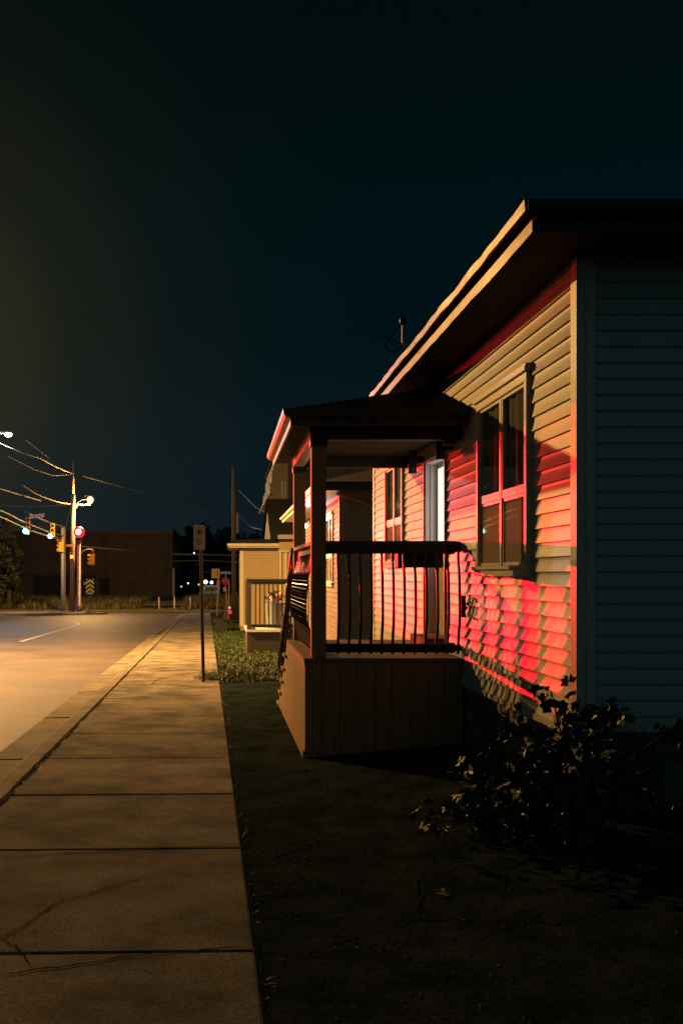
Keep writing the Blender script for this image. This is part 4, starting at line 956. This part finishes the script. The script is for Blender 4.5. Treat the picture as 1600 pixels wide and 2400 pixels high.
# dark hedge mass closing the far view
hm = MB()
for i in range(9000):
    x = random.uniform(-8, 14); y = random.uniform(104, 112); h_ = 3.6+.8*math.sin(x*1.3)+.6*math.sin(x*3.1+1); z = zg+random.uniform(0, 1)*h_ if x > -3.0 or x < -9 else zg+random.uniform(0, 1)*2.6
    p = Vector((x, y+30, z)); a = Vector((random.gauss(0, 1), random.gauss(0, 1), random.gauss(0, 1))).normalized(); bb = a.orthogonal(); s_ = .22
    hm.quad(p-a*s_, p+bb*s_*.6, p+a*s_, p-bb*s_*.6)
tag(hm.build('hedge', 'far_leaf'), 'black mass of far shrubs and undergrowth beyond the junction', 'shrubs', kind='stuff')
# blades helper
def blades(b, x, y, z, h, w, lean=.35):
    a = random.uniform(0, 6.28); u = Vector((math.cos(a), math.sin(a), 0)); d = Vector((random.gauss(0, lean), random.gauss(0, lean), 0))*h
    p = Vector((x, y, z)); m_ = p+d*.35+Vector((0, 0, h*.6)); t = p+d+Vector((0, 0, h*random.uniform(.8, 1)))
    b.add([p-u*w, p+u*w, m_+u*w*.7, m_-u*w*.7, t], [(0, 1, 2, 3), (3, 2, 4)])
gr = MB()
for i in range(22000):
    Y = 17.6+(random.random()**1.7)*26; X0 = .18+sk(Y)+random.gauss(0, .05); X = X0+random.random()*(3.2 if Y < 26 else 1.6)
    if Y > 26.6 and X > .5 and Y < 29.6: continue
    if Y > 41.9 and X > .55: continue
    cl_ = math.sin(X*5+Y*1.3)+math.sin(Y*2.7-X*2); 
    blades(gr, X, Y, gl(X, Y)-.035, random.uniform(.02, .07)*(1.7 if cl_ > .6 else .8), .004+.0003*Y)
for i in range(700):   # ragged overhang by the sign foot
    X = -.42+random.gauss(0, .12); Y = 17.9+abs(random.gauss(0, .9)); 
    if X < -.1: blades(gr, X+.15, Y, g0(Y)+.005, random.uniform(.03, .09), .005, .7)
for i in range(3000):
    Y = random.uniform(44, 74); X = .3+sk(Y)+random.random()*2.2; 
    if X > .05 and 50 < Y < 52: continue
    blades(gr, X, Y, g0(Y)-.04, random.uniform(.08, .2), .02)
tag(gr.build('lawn_grass', 'grass_blade'), 'patchy green grass between the sidewalk and the neighbouring houses', 'grass', kind='stuff')
fg = MB()
for i in range(16000):
    Y = random.uniform(90.8, 112); X = random.uniform(-24, 5) if i % 3 else random.uniform(-3, 2.2)
    base = g0(95)-.05+ (0 if Y < 95 else .3); h_ = random.uniform(.5, 1.0)
    if X > -8.3 and X < -4.2: h_ *= .35
    if -4.2 < X < 2: h_ *= 1.1
    blades(fg, X, Y, base, h_, .05, .3)
tag(fg.build('meadow_grass', 'dry_grass'), 'long dry grass bank beyond the junction', 'grass', kind='stuff')
wd = MB()
for i in range(620):
    Y = random.choice((8.8, 9.3, 10.6, 11.1, 14.2, 18.6, 24, 29, 33, 7.0))+random.gauss(0, .45); X = -1.575+sk(Y)+random.uniform(0, .05)
    if Y > 3: blades(wd, X, Y, g0(Y), random.uniform(.02, .055), .004, .9)
for i in range(420):
    Y = random.choice((3.7, 4.4, 5.1, 5.6, 6.6, 8.1, 10.2, 12.5, 14.0, 16.5))+random.gauss(0, .28); X = .215+sk(Y)+abs(random.gauss(0, .022))
    blades(wd, X, Y, gl(X, Y)-.01, random.uniform(.012, .04), .003, 1.0)
tag(wd.build('kerb_weeds', 'grass_blade'), 'tufts of weeds growing in the seams along both sidewalk edges', 'weeds', kind='stuff')
# bush at the house corner
bu = thing('vine_bush', (1.85, 5.85, gl(1.85, 5.85)), 'dark lobed-leaf bush sprawling at the near corner of the bungalow', 'bush')
stm = MB(); lfm = MB()
def lobed(b, p, nrm, s_, spin):
    n_ = nrm.normalized(); u = n_.orthogonal().normalized(); v = n_.cross(u)
    ang = [(-90, .15), (-62, .70), (-35, .62), (-5, .95), (25, .66), (55, .95), (72, .76), (90, 1.15), (108, .76), (125, .95), (155, .66), (185, .95), (215, .62), (242, .70)]
    vs = [p]
    for a, r_ in ang:
        a_ = R(a+spin); vs.append(p+(u*math.cos(a_)+v*math.sin(a_))*r_*s_+n_*random.uniform(-.12, .12)*s_)
    b.add(vs, [(0, i+1, (i+1) % len(ang)+1) for i in range(len(ang))])
for k in range(46):
    bx, by = 1.92+random.gauss(0, .16), max(5.66, 5.95+random.gauss(0, .14)); z0_ = gl(bx, by)-.02
    tipx = min(2.55, max(1.30, bx+random.gauss(-.06, .30))); tipy = max(5.55, min(6.15, by+random.gauss(0, .2))); hh_ = random.uniform(.30, .98)*max(.35, 1-abs(tipx-2.15)*.75)
    pts = [(bx, by, z0_), ((bx*2+tipx)/3, (by*2+tipy)/3, z0_+hh_*.6), (tipx, tipy, z0_+hh_), (tipx+(tipx-bx)*.25, tipy-.05, z0_+hh_*.86)]
    stm.tube(pts, [.007, .006, .004, .002], 5)
    P3 = [Vector(p) for p in pts]
    for q in range(20):
        t = random.uniform(.15, 3); i = min(2, int(t)); p = P3[i].lerp(P3[i+1], t-i)+Vector((random.gauss(0, .07), random.gauss(0, .07), random.gauss(0, .05)))
        if p.y > 6.24 and p.x > 2.0: p.y = 6.2
        if p.x > 2.12 and p.y > 6.2: p.y = 6.15
        nr_ = Vector((random.gauss(-.2, .6), random.gauss(-.5, .6), random.uniform(.1, 1))); lobed(lfm, p, nr_, random.uniform(.026, .066), random.uniform(0, 360))
stm.build('stem', 'bark', bu); lfm.build('foliage', 'leaf', bu)
# litter on the driveway
lfm = MB(); lobed(lfm, Vector((1.10, 5.02, gl(1.1, 5.02)+.008)), Vector((.1, -.15, 1)), .062, 40)
tag(lfm.build('fallen_leaf', 'brown_siding'), 'pale dead leaf lying on the dark driveway in front of the bush', 'leaf')
gv = MB()
for i in range(500):
    Y = random.uniform(3.2, 10) ; X = .25+sk(Y)+abs(random.gauss(0, .8))
    s_ = random.uniform(.0015, .0045); z = gl(X, Y); gv.box(X-s_, X+s_, Y-s_, Y+s_, z-.004, z+s_)
tag(gv.build('gravel', 'skirt'), 'loose grit scattered over the dark driveway', 'gravel', kind='stuff')

# ------------------------------------------------------------------ far lights beyond the junction
for i, (px, py, r_, m_, lab) in enumerate(((482, 1364, .26, 'far_white', 'brightest round white lamp in the dark beyond the junction'), (496, 1365, .20, 'far_white', 'oval white lamp just right of the brightest far lamp'), (441, 1367, .10, 'far_white', 'tiny white lamp left of the sign post beyond the junction'), (425, 1375, .12, 'far_warm', 'faint warm lamp farthest left of the far lights'), (466, 1370, .12, 'far_warm', 'faint warm lamp just right of the sign post'), (455, 1296, .09, 'far_white', 'tiny white lamp high in the trees behind the parking sign'))):
    c = PX(px, py, 125); t = thing('distant_lamp', (c.x, 125, zg), lab, 'lamp', 'distant lamps beyond the junction')
    MB().ball(c, r_, 10, 6).build('globe', m_, t, smooth=True); MB().tube([(c.x, 125, zg), (c.x, 125, c.z-r_)], .03, 5).build('stand', 'signal_black', t)
lc = thing('lit_van', (PX(488, 0, 126).x, 126.5, zg), 'pale parked van half lost in the dark under the far white lamps', 'van')
c = PX(488, 1380, 126)
vn = MB().prism([(c.x-1.1, zg+.3), (c.x+1.5, zg+.3), (c.x+1.5, zg+1.6), (c.x+1.3, zg+1.9), (c.x-.5, zg+1.9), (c.x-.9, zg+1.2), (c.x-1.15, zg+1.0)], 'y', 126, 128); vn.build('body', 'plaster', lc, bevel=.05)
MB().box(c.x-.3, c.x+1.2, 125.97, 125.99, zg+1.2, zg+1.7).build('window', 'black_metal', lc)
for u in (-.6, 1.0): MB().tube([(c.x+u, 125.9, zg+.3), (c.x+u, 126.1, zg+.3)], .3, 12).build('wheel', 'tyre', lc)

# ------------------------------------------------------------------ overhead wires
def wire(pts, r, label, m='wire', sag=0):
    P3 = []
    for (a, Ya), (b_, Yb_) in zip(pts[:-1], pts[1:]):
        A_, B_ = PX(*a, Ya), PX(*b_, Yb_)
        for k in range(12):
            t = k/12; p = A_.lerp(B_, t); p.z -= sag*4*t*(1-t); P3.append(p)
    P3.append(PX(*pts[-1][0], pts[-1][1]))
    tag(MB().tube(P3, r, 5).build('power_line', m), label, 'cable', 'overhead wires')
wire([((-30, 1026), 62), ((95, 1073), 70), ((172, 1110), 80)], .055, 'thick bright cable coming in from the upper left to the lamp pole', sag=.1)
wire([((172, 1110), 80), ((300, 1145), 90), ((420, 1172), 100), ((520, 1192), 110)], .045, 'cable running right and down from the lamp pole towards the far trees')
wire([((60, 1030), 70), ((118, 1076), 74), ((172, 1110), 80)], .022, 'thin steep cable meeting the lamp pole from above')
wire([((-20, 1140), 70), ((100, 1175), 80)], .050, 'bright cable sloping down at the left edge under the white lamp')
wire([((20, 1070), 70), ((80, 1100), 75), ((125, 1115), 78), ((172, 1112), 80)], .022, 'slack thin cable sagging toward the lamp pole', m='wire')
wire([((55, 1138), 74), ((110, 1168), 77), ((168, 1181), 80)], .045, 'cable drooping into the lamp pole crossarm', sag=.1)
wire([((-10, 1184), 80), ((60, 1188), 80), ((168, 1184), 80)], .03, 'level wire reaching the lamp pole crossarm from the left edge')
wire([((168, 1190), 80), ((160, 1210), 80), ((156, 1232), 80)], .03, 'short drop wire curving down beside the red light')
wire([((-10, 1206), 80), ((90, 1250), 84), ((150, 1262), 88)], .02, 'guy wire behind the double mast arm')
wire([((190, 1280), 88), ((300, 1290), 92), ((400, 1296), 100), ((560, 1303), 104)], .035, 'long low wire crossing toward the thick utility pole')
wire([((405, 1315), 100), ((480, 1314), 100), ((558, 1317), 100)], .03, 'lower of the two level wires left of the thick utility pole')
wire([((405, 1300), 99), ((560, 1301), 99)], .035, 'upper of the two level wires left of the thick utility pole')
wire([((-60, 628), 36), ((160, 662), 30), ((300, 688), 26), ((420, 711), 22), ((620, 747), 16), ((760, 772), 13), ((900, 792), 10)], .0014, 'service wire sloping across the upper sky to the roof mast', m='thin_wire', sag=.0)
wire([((-60, 950), 74), ((200, 998), 60), ((360, 1022), 50), ((520, 1042), 40), ((640, 1052), 36)], .0045, 'faint thin wire across the middle of the sky', m='thin_wire', sag=.0)
wire([((560, 1150), 62), ((600, 1190), 58), ((625, 1201), 55)], .02, 'wire from the utility pole to the tall house', m='dead_grey')
wire([((558, 1206), 62), ((590, 1236), 60), ((622, 1243), 50)], .03, 'lower wire from the utility pole to the yellow gable', m='wire')
